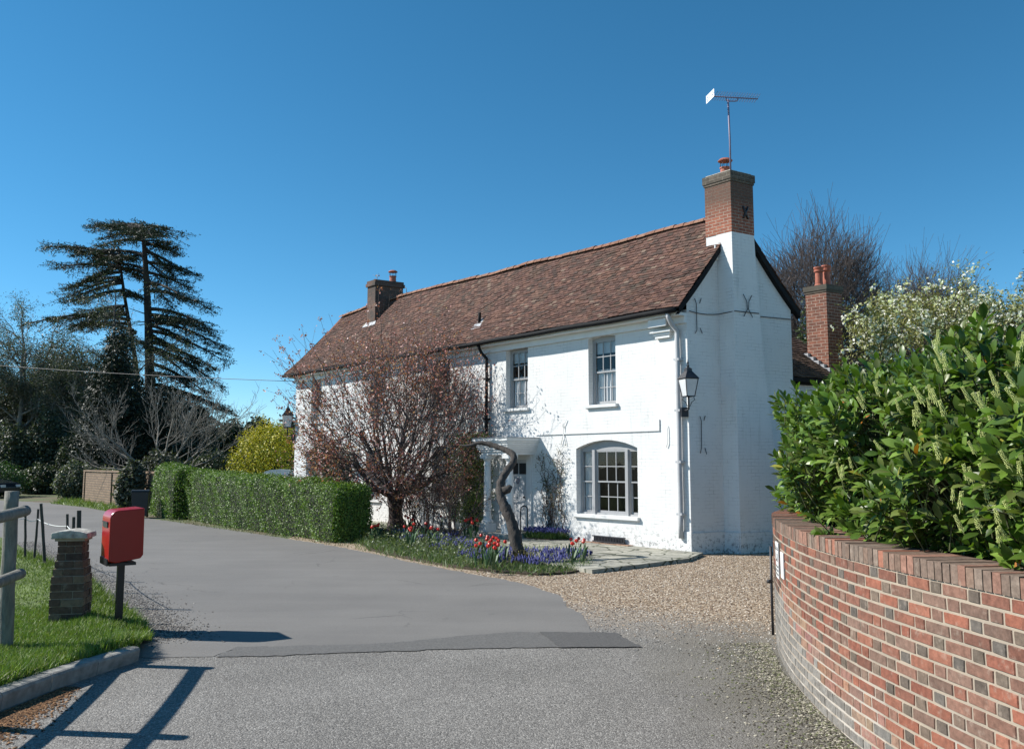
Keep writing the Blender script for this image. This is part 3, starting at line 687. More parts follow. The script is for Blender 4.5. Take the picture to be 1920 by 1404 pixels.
# porch
b = MB(T)
for (z0, z1, e) in ((2.30, 2.36, 0), (2.362, 2.42, .03), (2.422, 2.47, .055), (2.472, 2.53, .08), (2.532, 2.58, .105), (2.582, 2.66, .14)):
    b.box(5.05-e, 6.25+e, -.88-e, -.001, z0, z1)
b.box(5.09, 6.21, -.84, -.001, 2.22, 2.298)
porch = b.build('porch', M['white'], house)
b = MB(T); b.box(4.885, 6.415, -1.04, -.001, 2.663, 2.675); b.build('canopy_cover', M['lead'], porch)
b = MB(T); b.box(4.85, 6.6, -1.15, -.001, -.02, .17); b.box(5.2, 6.2, -1.5, -1.152, -.02, .10); b.build('step', M['capstone'], porch)
for cs in (6.08, 5.16):
    b = MB(T); cx, cy = cs, -.74
    b.box(cx-.15, cx+.15, cy-.15, cy+.15, .172, .40)
    prof = [(.135, .402), (.15, .43), (.15, .46), (.125, .48), (.105, .52), (.098, .56), (.095, 1.2), (.082, 1.92), (.10, 1.94), (.10, 1.97), (.085, 1.985), (.085, 2.04), (.12, 2.09), (.13, 2.12)]
    b.lathe(cx, cy, prof, 18); b.box(cx-.14, cx+.14, cy-.14, cy+.14, 2.122, 2.218)
    b.build('column', M['white'], porch, smooth=False)
b = MB(T)
for cs in (5.30, 6.42): b.box(cs-.09, cs+.09, -.05, -.002, .172, 2.218)
b.build('pilaster', M['white'], porch)
hp = [TW(4.95, -.35, .1)-P1, TW(4.95, -.35, .78)-P1]+[TW(4.95+.0, -.35-.11*(1-cos(a)), .78+.11*sin(a))-P1 for a in np.linspace(.2, pi, 7)]+[TW(4.95, -.57, .1)-P1]
tube_obj('handrail', hp, .016, M['iron'], porch, 6)
# roof vent with lead skirt
v0 = np.array(P0(7.75, .30, 1, .02)); b = MB(T)
b.prism([(7.62, v0[1]-.16), (7.92, v0[1]-.16), (7.85, v0[1]+.1), (7.70, v0[1]+.1)], 0, .012)
vo = []
b = MB(T)
q = [np.array(P0(7.55, .19, 1, .05)), np.array(P0(8.02, .19, 1, .05)), np.array(P0(7.88, .33, 1, .07)), np.array(P0(7.70, .33, 1, .07))]
b.poly(q); b.poly([p-np.array((0, 0, .03)) for p in q][::-1])
for i in range(4): b.poly([q[i], q[(i+1) % 4], q[(i+1) % 4]-np.array((0, 0, .03)), q[i]-np.array((0, 0, .03))])
vf = b.build('vent_flashing', M['lead'], house)
va = TW(7.79, P0(7.79, .28)[1], P0(7.79, .28)[2])-P1; tube_obj('vent_pipe', [va, va+np.array((0, 0, .34))], .045, M['gutter'], vf, 8)
# main stack
def stackmat():
    m, nt, b = newmat('stack brick red below sooty above'); q = NT(nt); uv = q.uv()
    t = q.new('ShaderNodeTexBrick'); q.link(uv, t.inputs['Vector']); t.inputs['Scale'].default_value = 1
    t.inputs['Brick Width'].default_value = .22; t.inputs['Row Height'].default_value = .075; t.inputs['Mortar Size'].default_value = .007; t.inputs['Mortar Smooth'].default_value = .2
    t.inputs['Color1'].default_value = (.34, .115, .065, 1); t.inputs['Color2'].default_value = (.24, .08, .05, 1); t.inputs['Mortar'].default_value = (.46, .38, .30, 1)
    sep = q.new('ShaderNodeSeparateXYZ'); q.link(uv, sep.inputs[0])
    n = q.noise(uv, 7, 5, .7)
    soot = q.ramp(q.math('ADD', q.math('MULTIPLY', q.math('SUBTRACT', sep.outputs[1], 7.55), .85), q.math('MULTIPLY', n, .7)), [(.45, 0.), (.85, .78)])
    c = q.mix(1.0, t.outputs['Color'], q.ramp(n, [(.3, .7), (.7, 1.25)]), 'MULTIPLY')
    c = q.mix(soot, c, (.085, .06, .045)); q.link(c, b.inputs['Base Color']); b.inputs['Roughness'].default_value = .9
    q.link(q.bump(q.math('ADD', q.math('MULTIPLY', t.outputs['Fac'], -1.), q.math('MULTIPLY', n, .6)), .9, .012), b.inputs['Normal']); return m
M['stack'] = stackmat()
b = MB(T); b.box(-.425, .30, .975, 1.705, 7.302, 8.50); st = b.build('chimney', M['stack'], house)
b = MB(T); b.box(-.443, .318, .957, 1.723, 8.502, 8.555); b.box(-.460, .335, .94, 1.74, 8.557, 8.74); b.build('chimney_cap', M['cap'], st)
b = MB(T); b.prism([(-.40, 1.0), (.28, 1.0), (.28, 1.68), (-.40, 1.68)], 8.742, 8.78); b.build('flaunching', M['capstone'], st)
iron_x = [[(1.34, 7.95), (1.40, 7.8), (1.5, 7.66)], [(1.5, 7.95), (1.42, 7.8), (1.34, 7.66)]]
multi_tube('chimney_tie', [([TW(-.445, p[0], p[1])-P1 for p in s_], .022) for s_ in iron_x], M['iron'], st, 5)
def cowl(s, d, z, r, parent):
    b = MB(T); b.lathe(s, d, [(r*.95, z), (r, z+.02), (r*.9, z+.05), (r*.85, z+.20), (r*.98, z+.21), (r*.98, z+.24), (r*.7, z+.25)], 16)
    p = b.build('chimney_pot', M['pot'], parent)
    items = [([np.array(T(s, d, 0))+np.array((r*.95*cos(a), r*.95*sin(a), z+.2)), np.array(T(s, d, 0))+np.array((r*.95*cos(a), r*.95*sin(a), z+.40))], .006) for a in np.linspace(0, 2*pi, 9)[:-1]]
    multi_tube('cowl_cage', items, M['iron'], p, 4)
    b = MB(T); b.lathe(s, d, [(r*1.25, z+.385), (r*1.3, z+.40), (r*.9, z+.45), (.01, z+.48)], 16); b.lathe(s, d, [(.01, z+.386), (r*1.24, z+.386)], 16); b.build('cowl_lid', M['pot'], p)
cowl(-.02, 1.30, 8.74, .125, st)
# far stack
b = MB(T); b.box(15.0, 15.55, .95, 2.05, 7.0, 8.50); st2 = b.build('chimney', M['chimdark'], house)
b = MB(T); b.box(14.95, 15.60, .90, 2.10, 8.502, 8.62); b.box(14.98, 15.57, .93, 2.07, 8.622, 8.72); b.build('chimney_cap', M['chimdark'], st2)
cowl(15.2, 1.75, 8.72, .13, st2)
b = MB(T)
q = [np.array(P0(14.85, .62, 1, .06)), np.array(P0(15.75, .62, 1, .06)), np.array(P0(15.6, .70, 1, .10)), np.array(P0(15.0, .70, 1, .10))]
b.poly(q); b.poly([p-np.array((0, 0, .05)) for p in q][::-1]); b.build('chimney_flashing', M['lead'], st2)
tube_obj('chimney_wire', [TW(14.98, 2.0, 8.6)-P1, TW(14.7, 2.0, 8.45)-P1, TW(14.5, 1.9, 8.05)-P1], .012, M['iron'], st2, 5)
# TV aerial on the main stack
mast = TW(-.40, 1.02, 8.5); aer = thing('television_aerial', 'long comb television aerial on a thin mast above the right chimney', 'aerial', mast)
mt = W(1365, 187, mast[1])-mast
tube_obj('mast', [(0, 0, 0), mt*.5+np.array((.012, 0, 0)), mt], .022, M['alu'], aer, 8)
bl, br = W(1337, 181, mast[1])-mast, W(1421, 186, mast[1]+.15)-mast
tube_obj('boom', [bl, br], .014, M['alu'], aer, 6)
bd = (br-bl); items = []
for k in range(18):
    p = bl+bd*(k+.5)/18; e = .17
    items.append(([p+np.array((-.035, e*.6, -.05))*1.0-np.array((0, .0, 0)), p+np.array((.06, -e*.6, .08))], .007))
multi_tube('rods', items, M['alu'], aer, 4)
c0, c1 = bl+bd*.28, bl+bd*.55
tube_obj('cradle', [c0, c0+np.array((.02, 0, -.09)), c0+np.array((.06, 0, -.10)), c1+np.array((-.06, 0, -.085)), c1+np.array((-.01, 0, -.07)), c1], .013, M['alu'], aer, 6)
b = MB(); rp = bl+np.array((-.07, 0, 0)); b.T = lambda x, y, z: tuple(rp+np.array((x*.6+y*.2, -x*.8+y, z*.85+x*.45)))
for x0, x1, z0, z1 in ((-.12, .12, -.11, -.085), (-.12, .12, .085, .11), (-.12, .12, -.012, .012), (-.12, -.095, -.085, .085), (.095, .12, -.085, .085), (-.012, .012, -.085, .085)): b.box(x0, x1, -.004, .004, z0, z1)
for x, z in ((-.05, .05), (.05, .05), (-.05, -.05), (.05, -.05)): b.box(x-.03, x+.03, -.003, .003, z-.02, z+.02)
b.build('reflector', M['signwhite'], aer)
# rear wing
wing = thing('rear_wing', 'low white rear wing with dark tiled roof and tall brick chimney behind the laurel', 'house extension', TW(.3, 3.45, 0))
wo_ = np.array(T(.3, 3.45, 0)); TWg = lambda s, d, z: tuple(np.array(T(s, d, z))-wo_)
b = MB(TWg); b.box(.3, 3.7, 3.45, 6.02, -.02, 4.05); b.build('wall', M['wbrick'], wing)
def wtiles():
    r = random.Random(8); mb = MB(TWg); n = 20
    for side in (1, -1):
        for i in range(n):
            for k in range(18 if side > 0 else 4):
                tw = 2.75/(18 if side > 0 else 4); d0 = 3.45+(k-.5*(i % 2))*tw; d1 = d0+tw-.005; d0 = max(d0, 3.45)
                def P(t, d, h): 
                    t = min(t, 1); s = .15+1.85*t if side > 0 else 3.85-1.85*t
                    return (s-side*h*.5, d, 4.12+1.36*t+h)
                ff = r.uniform(.6, 1.3); c = tuple(x*ff for x in (.13, .085, .062)); h0 = .035+r.uniform(-.006, .012)
                t0, t1 = i/n, (i+1.5)/n
                mb.poly([P(t0, d0, h0), P(t0, d1, h0), P(t1, d1, .006), P(t1, d0, .006)][::-1], col=c); mb.poly([P(t0, d0, h0), P(t0, d1, h0), P(t0, d1, h0-.03), P(t0, d0, h0-.03)], col=c)
    mb.prism([(.17, 4.10), (3.83, 4.10), (2.0, 5.44)], 3.46, 9.5, 1, (.1, .07, .05)) if False else None
    return mb
wtiles().build('roof', M['tile'], wing)
b = MB(TWg)
b.prism([(.16, 4.06), (3.84, 4.06), (2.0, 5.42)], 3.47, 6.1, 1); b.build('roof_core', M['gutter'], wing)
b = MB(TWg); b.box(.06, .16, 3.46, 5.4, 4.0, 4.10); b.box(.17, .298, 3.46, 6.15, 3.95, 4.055); b.build('gutter', M['gutter'], wing)
b = MB(TWg); b.box(.50, 1.10, 5.45, 6.05, 3.9, 6.50); ch = b.build('chimney', M['chim2'], wing)
b = MB(TWg); b.box(.48, 1.12, 5.43, 6.07, 6.502, 6.56); b.box(.46, 1.14, 5.41, 6.09, 6.562, 6.70); b.build('chimney_cap', M['cap'], ch)
b = MB(TWg)
for k in range(5):
    s0 = .42+k*.15; b.box(s0, s0+.17, 5.36-.0, 5.449, 4.30+k*.11, 4.47+k*.11)
b.build('chimney_flashing', M['lead'], ch)
for (s, d, h) in ((.80, 5.60, .52), (.78, 5.88, .60)):
    b = MB(TWg); b.lathe(s, d, [(.10, 6.70), (.12, 6.72), (.095, 6.76), (.085, 6.70+h*.7), (.115, 6.70+h*.76), (.115, 6.70+h*.84), (.10, 6.70+h*.86), (.125, 6.70+h*.95), (.12, 6.70+h), (.08, 6.70+h), (.07, 6.5+h)], 16); b.build('chimney_pot', M['pot'], ch)
# lanterns
def lantern(label, base, arm, scale=1.0):
    """base = centre of glass bottom in the world; arm = vector from there to the wall"""
    L = thing('wall_lantern', label, 'lantern', base, 'black street lanterns on the house corners'); k = scale
    def ring(r, z): return [np.array((r*cos(a), r*sin(a), z)) for a in (pi/4+.35+i*pi/2 for i in range(4))]
    b0, t0 = ring(.15*k, 0), ring(.245*k, .42*k)
    g = MB()
    for i in range(4): g.poly([b0[i]*.97, b0[(i+1) % 4]*.97, t0[(i+1) % 4]*.97+np.array((0, 0, .01)), t0[i]*.97+np.array((0, 0, .01))])
    g.build('lamp_glass', M['milkglass'], L)
    it = [([b0[i], t0[i]], .011*k) for i in range(4)]+[([b0[i], b0[(i+1) % 4]], .011*k) for i in range(4)]+[([t0[i], t0[(i+1) % 4]], .014*k) for i in range(4)]
    multi_tube('lamp_frame', it, M['iron'], L, 5)
    h = MB(); t1, t2 = ring(.275*k, .425*k), ring(.10*k, .60*k); t3 = ring(.095*k, .66*k); ap = np.array((0, 0, .72*k))
    for i in range(4):
        j = (i+1) % 4; h.poly([t1[i], t1[j], t2[j], t2[i]]); h.poly([t2[i], t2[j], t3[j], t3[i]]); h.poly([t3[i], t3[j], ap])
    h.poly(t1[::-1]); h.lathe(0, 0, [(.03*k, .68*k), (.035*k, .74*k), (.012*k, .77*k), (.03*k, .80*k), (.012*k, .84*k), (.003, .90*k)], 8)
    h.build('lamp_roof', M['iron'], L)
    arm = np.array(arm); dn = np.array((0, 0, -.30*k))
    it = [([(0, 0, 0), (0, 0, -.14*k), tuple(dn)], .022*k), ([tuple(dn), tuple(dn+arm*.5+np.array((0, 0, -.02))), tuple(dn+arm)], .02*k)]
    for s_ in (-1, 1): it.append(([(s_*.12*k, 0, -.02*k), (s_*.15*k, 0, -.08*k), (s_*.07*k, 0, -.14*k), (s_*.03*k, 0, -.24*k)], .009*k))
    multi_tube('bracket', it, M['iron'], L, 6)
    b = MB(); q = dn+arm*.9; b.box(q[0]-.08*k, q[0]+.08*k, q[1]-.05*k, q[1]+.05*k, q[2]-.17*k, q[2]+.06*k); b.build('mounting_box', M['iron'], L)
cb = W(1291, 743, P1[1]-.35); lantern('black lantern with frosted glass at the right gable corner of the white house', cb, TW(.08, -.05, 0)*[1, 1, 0]-cb*[1, 1, 0], .92)
e = TW(Lh, -.05, 0); cb2 = W(539, 801, e[1]+.1); lantern('black lantern on a long arm at the far left corner of the white house', cb2, TW(Lh, 0, 0)*[1, 1, 0]-cb2*[1, 1, 0], 1.12)
# patio
pa = [at(*q, .08)[:2] for q in ((1291, 1046), (1200, 1057), (1110, 1067), (1000, 1052), (900, 1018), (800, 1002), (690, 985), (640, 975))]
pa2 = [tuple(TW(s, .0, 0)[:2]) for s in (15, 10, 5, 0.02, -.3)]
sheet('patio', pa+pa2, .075, M['paving'], .0, thick=.09)
# ------------------------------------------------------------------ trees and plants: tools
def grow(p, d, L, r, lv, P, S, tips, rs):
    """recursive branch; S collects segments, tips collects (point, direction, level)"""
    n = P['seg'][lv]; d = np.array(d, float); p = np.array(p, float); pts = [p]
    r1 = r*P.get('taper', .55); w = P['wig'][lv]; up = P['up'][lv]; kids = P['kids'][lv] if lv < len(P['kids']) else 0
    for i in range(n):
        d = d+np.array((rs.gauss(0, w), rs.gauss(0, w), rs.gauss(0, w)*.8+up)); d /= np.linalg.norm(d)
        q = p+d*L/n; a, b = r+(r1-r)*i/n, r+(r1-r)*(i+1)/n
        S.append((*p, a, *q, b)); p = q; pts.append(p)
        if lv == len(P['kids'])-0 or P.get('leafall', 9) <= lv: tips.append((p, d))
    if kids:
        for k in range(kids):
            f = P['start'][lv]+(1-P['start'][lv])*(k+rs.random())/kids; i = min(n-1, int(f*n)); b = pts[i]+(pts[i+1]-pts[i])*(f*n-i)
            dd = pts[i+1]-pts[i]; dd /= np.linalg.norm(dd)
            rv = np.array((rs.gauss(0, 1), rs.gauss(0, 1), rs.gauss(0, 1))); rv -= dd*np.dot(rv, dd); rv /= np.linalg.norm(rv)
            an = P['ang'][lv]*rs.uniform(.6, 1.3); nd = dd*cos(an)+rv*sin(an)
            grow(b, nd, L*P['len'][lv]*rs.uniform(.7, 1.2)*(1.15-.4*f), max(P.get('minr', .004), (r+(r1-r)*f)*P['rad'][lv]), lv+1, P, S, tips, rs)
        grow(p, d, L*P['len'][lv]*.9, r1*.95, lv+1, P, S, tips, rs)
    return p
def bunch(tips, n, spread, rs=None):
    """leaf positions scattered round branch points"""
    t = np.array([t[0] for t in tips]); i = rng.integers(0, len(t), n)
    return t[i]+rng.normal(0, spread, (n, 3))
def shell(n, c, rad, fill=.35, zmin=None):
    """points near the surface of a lumpy ellipsoid"""
    d = rng.normal(size=(n, 3)); d /= np.linalg.norm(d, axis=1)[:, None]
    lump = 1+.16*np.sin(d[:, 0]*7+c[0])*np.sin(d[:, 1]*6+c[1])+.12*np.sin(d[:, 2]*9+d[:, 0]*5)
    k = (1-fill*rng.random(n)**1.5)*lump
    P = np.array(c)+d*np.array(rad)*k[:, None]
    if zmin is not None: P = P[P[:, 2] > zmin]
    return P
def shrub(name, label, cat, base, blobs, nleaf, size, cols, mat=None, stems=6, bark=None, group=None, width=1., up=.4, fill=.35):
    """leafy shrub: stems + leaves over several lumpy masses; blobs are (dx,dy,z,rx,ry,rz)"""
    o = thing(name, label, cat, base, group); base = np.array(base, float); S = []; rs = random.Random(int(abs(base[0])*31)+3)
    tot = sum(b[3]*b[4]+b[3]*b[5]+b[4]*b[5] for b in blobs); Ps = []; Ns = []
    for (dx, dy, z, rx, ry, rz) in blobs:
        n = int(nleaf*(rx*ry+rx*rz+ry*rz)/tot); c = np.array((dx, dy, z)); P = shell(n, c, (rx, ry, rz), fill, .02); Ps.append(P); Ns.append((P-c)/np.array((rx, ry, rz)))
        for k in range(stems):
            e = c+np.array((rs.uniform(-.6, .6)*rx, rs.uniform(-.6, .6)*ry, rs.uniform(-.2, .7)*rz)); a = np.array((dx*.3+rs.uniform(-.1, .1), dy*.3, 0)); m = (a+e)/2+np.array((rs.uniform(-.15, .15), 0, .1))
            S += [(*a, .03, *m, .02), (*m, .02, *e, .008)]
    segs_mesh('stem', S, bark or M['barkd'], o, 4)
    P = np.vstack(Ps); N = np.vstack(Ns); N /= np.linalg.norm(N, axis=1)[:, None]+1e-6
    leaf_cloud('leaves', P, size, mat or M['leaf'], o, cols, up=up, width=width, nrm=N, nmix=.45)
    return o
def fan(F, Rf, n, S, tips, rs, r0, spread=(.42, .22, .12), cone=1.25, frac=(.45, .75, .94, 1.0), minr=.012, wig=.03, up=.10, lo=0.0):
    """crown of ascending limbs and twigs that ends on the surface Rf(direction)"""
    F = np.array(F, float)
    def un(v): return v/(np.linalg.norm(v)+1e-9)
    def path(a, b, ra, rb, k):
        prev = a; L = np.linalg.norm(b-a); off = np.array((rs.gauss(0, wig), rs.gauss(0, wig), rs.gauss(0, wig)-up*.5))*L; ps = []
        for i in range(k):
            f = (i+1)/k; c = a+(b-a)*f+off*4*f*(1-f)+np.array((rs.gauss(0, .3), rs.gauss(0, .3), rs.gauss(0, .3)))*wig*L/k; S.append((*prev, ra+(rb-ra)*i/k, *c, ra+(rb-ra)*f)); prev = c; ps.append(c)
        return ps
    for a in range(n[0]):
        an = 2*pi*(a*.618034 % 1)+rs.uniform(-.2, .2); th = cone*((a+.5)/n[0])**.62; u = np.array((sin(th)*cos(an), sin(th)*sin(an), cos(th)))
        lp = path(F+un(u*(1, 1, 0)+(0, 0, .001))*r0*.5, F+u*Rf(u)*frac[0], r0*rs.uniform(.35, .6), r0*.22, 5)
        for b_ in range(n[1]):
            u1 = un(u+np.array([rs.gauss(0, spread[0]) for _ in range(3)])); 
            if u1[2] < lo: u1[2] = lo+.05; u1 = un(u1)
            sp = path(lp[rs.randint(0, 4)], F+u1*Rf(u1)*rs.uniform(frac[1]*.8, frac[1]*1.12), r0*.16, r0*.08, 4)
            for c_ in range(n[2]):
                u2 = un(u1+np.array([rs.gauss(0, spread[1]) for _ in range(3)]))
                tp = path(sp[rs.randint(1, 3)], F+u2*Rf(u2)*rs.uniform(frac[2]*.78, frac[2]*.99), max(minr, r0*.06), minr, 3); tips += [(p, u2) for p in tp[1:]]
                for d_ in range(n[3]):
                    u3 = un(u2+np.array([rs.gauss(0, spread[2]) for _ in range(3)])); q = tp[rs.randint(0, 2)]; l = np.linalg.norm(tp[2]-tp[0])*rs.uniform(.35, .85)+.05
                    dr = un(u3+np.array([rs.gauss(0, .35) for _ in range(3)])+np.array((0, 0, .08))); w_ = path(q, q+dr*l, minr*.8, minr*.6, 2); tips += [(p, dr) for p in w_]
# ------------------------------------------------------------------ verge, kerb, grass
kerb_line = [(-3.80, 8.92), (-3.93, 8.4), (-4.05, 7.85), (-4.14, 7.3), (-4.2, 6.7), (-4.22, 6.0), (-4.2, 5.0), (-4.15, 4.0), (-4.05, 2.5), (-3.9, 1)]
back_edge = [at(*q)[:2] for q in ((284, 1203), (270, 1178), (245, 1150), (212, 1122), (172, 1092), (120, 1066), (88, 1054), (61, 1039), (31, 1017), (0, 1008), (-60, 1000), (-250, 985), (-500, 985))]
poly = kerb_line[::-1]+back_edge+[(-40, 1)]
def inside(x, y, P):
    c = False; j = len(P)-1
    for i in range(len(P)):
        if (P[i][1] > y) != (P[j][1] > y) and x < (P[j][0]-P[i][0])*(y-P[i][1])/(P[j][1]-P[i][1])+P[i][0]: c = not c
        j = i
    return c
def dist_line(X, Y, L):
    D = np.full(X.shape, 1e9)
    for (ax, ay), (bx, by) in zip(L[:-1], L[1:]):
        dx, dy = bx-ax, by-ay; t = np.clip(((X-ax)*dx+(Y-ay)*dy)/(dx*dx+dy*dy), 0, 1); D = np.minimum(D, np.hypot(X-ax-t*dx, Y-ay-t*dy))
    return D
def inside_np(X, Y, P):
    c = np.zeros(X.shape, bool); j = len(P)-1
    for i in range(len(P)):
        xi, yi = P[i]; xj, yj = P[j]
        if yi != yj: c ^= ((yi > Y) != (yj > Y)) & (X < (xj-xi)*(Y-yi)/(yj-yi)+xi)
        j = i
    return c
def verge_h(X, Y):
    db = dist_line(X, Y, back_edge); dk = dist_line(X, Y, kerb_line)
    h = .155*np.clip(db/.55, 0, 1)**.8
    h = np.where(dk < .13, .06, np.where(dk < .35, .15, h))*1.0+.012*np.sin(X*3.1)*np.sin(Y*2.3)+.01*np.sin(X*9+Y*7)
    return np.where(inside_np(X, Y, poly), h, -.02)
gx, gy = np.meshgrid(np.arange(-26, -3.6, .08), np.arange(1, 28, .08)); H = verge_h(gx, gy)
ins = inside_np(gx, gy, poly) & (dist_line(gx, gy, kerb_line) > .05); idx = -np.ones(gx.shape, int)
V = []; F = []
ny, nx = gx.shape; keep = np.zeros(gx.shape, bool); keep[:-1, :-1] = ins[:-1, :-1] & ins[1:, :-1] & ins[:-1, 1:] & ins[1:, 1:]
use = keep.copy(); use[1:, :] |= keep[:-1, :]; use[:, 1:] |= keep[:, :-1]; use[1:, 1:] |= keep[:-1, :-1]
idx[use] = np.arange(use.sum()); V = np.stack([gx[use], gy[use], H[use]], 1)
i, j = np.nonzero(keep[:-1, :-1]); F = np.stack([idx[i, j], idx[i, j+1], idx[i+1, j+1], idx[i+1, j]], 1)
tag(link_mesh('grass_verge_ground', V, F, M['grassbase'], smooth=True), kind='structure')
# kerb stones
kp = np.array(kerb_line); b = MB(); r = random.Random(1)
cum = np.r_[0, np.cumsum(np.hypot(*np.diff(kp, axis=0).T))]
def kat(t): return np.array((np.interp(t, cum, kp[:, 0]), np.interp(t, cum, kp[:, 1])))
t = 0.0
while t < cum[-1]-.1:
    L = .60 if t > .1 else .60; e = min(t+L-.008, cum[-1]); n = 3; hh = r.uniform(-.006, .006)
    for k in range(n):
        a, c = kat(t+(e-t)*k/n), kat(t+(e-t)*(k+1)/n); tg = (c-a)/np.linalg.norm(c-a); nr = np.array((tg[1], -tg[0]))*(-1)  # towards the road (+x)
        if nr[0] < 0: nr = -nr
        def q(p, w, z): return (p[0]+nr[0]*w, p[1]+nr[1]*w, z)
        z1 = .150+hh; prof = [(.0, -.02), (.02, z1-.03), (.008, z1-.008), (-.012, z1), (-.125, z1+.002), (-.125, -.02)]
        for (w0, h0), (w1, h1) in zip(prof[:-1], prof[1:]): b.poly([q(a, w0, h0), q(c, w0, h0), q(c, w1, h1), q(a, w1, h1)])
        if k == 0: b.poly([q(a, *p_) for p_ in prof])
        if k == n-1: b.poly([q(c, *p_) for p_ in prof][::-1])
    t = e+.008
tag(b.build('kerb', M['kerb']), kind='structure')
# grass blades
BL_V = [(-.5, 0, 0), (.5, 0, 0), (.36, .0, .5), (-.36, .0, .5), (.0, .22, 1.0)]; BL_F = [(0, 1, 2, 3), (3, 2, 4, 4)]
BL_V2 = [(-.5, 0, 0), (.5, 0, 0), (.3, .12, .55), (0, .42, .95), (-.3, .12, .55)]; BL_F2 = [(0, 1, 2, 4), (4, 2, 3, 3)]
def blades(name, XY, hgt, wid, cols, z=None, lean=.35, mat=None, kind='stuff', parent=None):
    n = len(XY); D = np.stack([rng.normal(0, lean, n), rng.normal(0, lean, n), np.ones(n)], 1)
    R = basis(D, rng.uniform(0, 2*pi, n)); h = np.broadcast_to(hgt, (n,))*rng.uniform(.5, 1.4, n)
    S = np.stack([np.broadcast_to(wid, (n,))*rng.uniform(.7, 1.3, n), h, h], 1); zz = np.zeros(n) if z is None else z
    V, F = inst(BL_V2, BL_F2, R, S, np.stack([XY[:, 0], XY[:, 1], zz], 1)); cols = np.asarray(cols); c = cols[rng.integers(0, len(cols), n)]*rng.uniform(.7, 1.3, (n, 1))
    o = link_mesh(name, V, F, mat or M['leaf'], parent, col=c)
    return tag(o, kind=kind) if kind else o
GC = [(.12, .21, .028), (.15, .24, .035), (.18, .25, .05), (.09, .15, .025), (.23, .26, .08)]
def scatter(n, x0, x1, y0, y1, P): 
    X = rng.uniform(x0, x1, n); Y = rng.uniform(y0, y1, n); m = inside_np(X, Y, P); return X[m], Y[m]
X, Y = scatter(150000, -6.6, -3.6, 3.5, 11.2, poly); dk = dist_line(X, Y, kerb_line); m = (dk > .10); X, Y = X[m], Y[m]; dk = dk[m]
db = dist_line(X, Y, back_edge); edge = np.exp(-np.minimum(dk, db)/.5); tall = .045+.105*edge*(.5+.5*np.clip(np.sin(X*5)*np.sin(Y*4)+.6, 0, 1))
o = blades('verge_grass', np.stack([X, Y], 1), tall, .0065+.003*edge, GC, verge_h(X, Y)-.005); tag(o, 'long bright green grass on the verge by the kerb', 'grass')
X, Y = scatter(60000, -12, -5.0, 9, 19, poly); db = dist_line(X, Y, back_edge); tall = .03+.12*np.exp(-db/.35)
o = blades('lawn_grass', np.stack([X, Y], 1), tall, .012, [(.13, .18, .035), (.17, .21, .05), (.10, .15, .03)], verge_h(X, Y)-.005); tag(o, 'short yellowish lawn grass behind the fence', 'grass')
# brown leaf litter by the kerb, loose grit
def chips(name, XY, size, cols, z0=.006, kindv='stuff', flat=.5, mat=None):
    n = len(XY); tv = [(-.5, -.35, 0), (.5, -.3, 0), (.4, .4, 0), (-.4, .35, 0), (-.25, -.2, .45), (.3, -.15, .5), (.2, .25, .42), (-.2, .2, .5)]
    tf = [(0, 1, 5, 4), (1, 2, 6, 5), (2, 3, 7, 6), (3, 0, 4, 7), (4, 5, 6, 7)]
    D = np.stack([rng.normal(0, .25, n), rng.normal(0, .25, n), np.ones(n)], 1); R = basis(D, rng.uniform(0, 2*pi, n)); s = size*rng.uniform(.5, 1.5, n)
    V, F = inst(tv, tf, R, np.stack([s, s*rng.uniform(.5, 1, n), s*flat], 1), np.stack([XY[:, 0], XY[:, 1], np.full(n, z0)-s*.05], 1))
    cols = np.asarray(cols); c = cols[rng.integers(0, len(cols), n)]*rng.uniform(.7, 1.3, (n, 1)); return tag(link_mesh(name, V, F, mat or M['chip'], col=c), kind=kindv)
M['chip'] = simple('stone chips', (1, 1, 1), .9, 30, .15, 0, vcol=True, spec=.25)
Y = rng.uniform(5.2, 7.9, 9000); K = np.interp(-Y, [-8.92, -7.85, -6.7, -5], [-3.8, -4.05, -4.2, -4.2]); X = K+.03+np.abs(rng.normal(0, .17, 9000))*np.interp(Y, [5, 6.8, 7.9], [2.0, 1.3, .35])
tag(chips('leaf_litter', np.stack([X, Y], 1), .022, [(.20, .10, .045), (.13, .065, .03), (.28, .16, .08), (.07, .04, .025)], .006, flat=.3), 'brown leaf litter drifted against the kerb', 'leaf litter')
# gravel stones: drive, verge grit
n = 52000; X = rng.uniform(-.8, 6.4, n); Y = rng.uniform(6.5, 21, n); line = .30*X+.42*Y+rng.normal(0, .35, n)
m = (line > 4.75) & ~inside_np(X, Y, [p[:2] for p in G((0, 937), (450, 996), (680, 1034), (800, 1060), (950, 1087), (1005, 1101), (1052, 1118), (1060, 1136), (1092, 1152), (1117, 1187), (0, 1230))]) & ~inside_np(X, Y, pa+pa2)
Q = np.stack([X-P1[0], Y-P1[1]], 1); Mi = np.linalg.inv(np.array([[A3[0], B3[0]], [A3[1], B3[1]]])); sd = Q@Mi.T
m &= ~((sd[:, 0] > -.02) & (sd[:, 1] > -.02)); grey = line < 5.3
XY = np.stack([X, Y], 1)
tag(chips('loose_gravel', XY[m & ~grey], .022, [(.30, .22, .15), (.42, .33, .24), (.22, .15, .10), (.55, .48, .40), (.16, .11, .08)], .003), 'tan gravel in front of the gable', 'gravel')
tag(chips('grey_chippings', XY[m & grey], .018, [(.20, .19, .18), (.30, .29, .27), (.12, .12, .12), (.42, .40, .37)], .003), 'grey chippings where the asphalt meets the gravel', 'chippings')
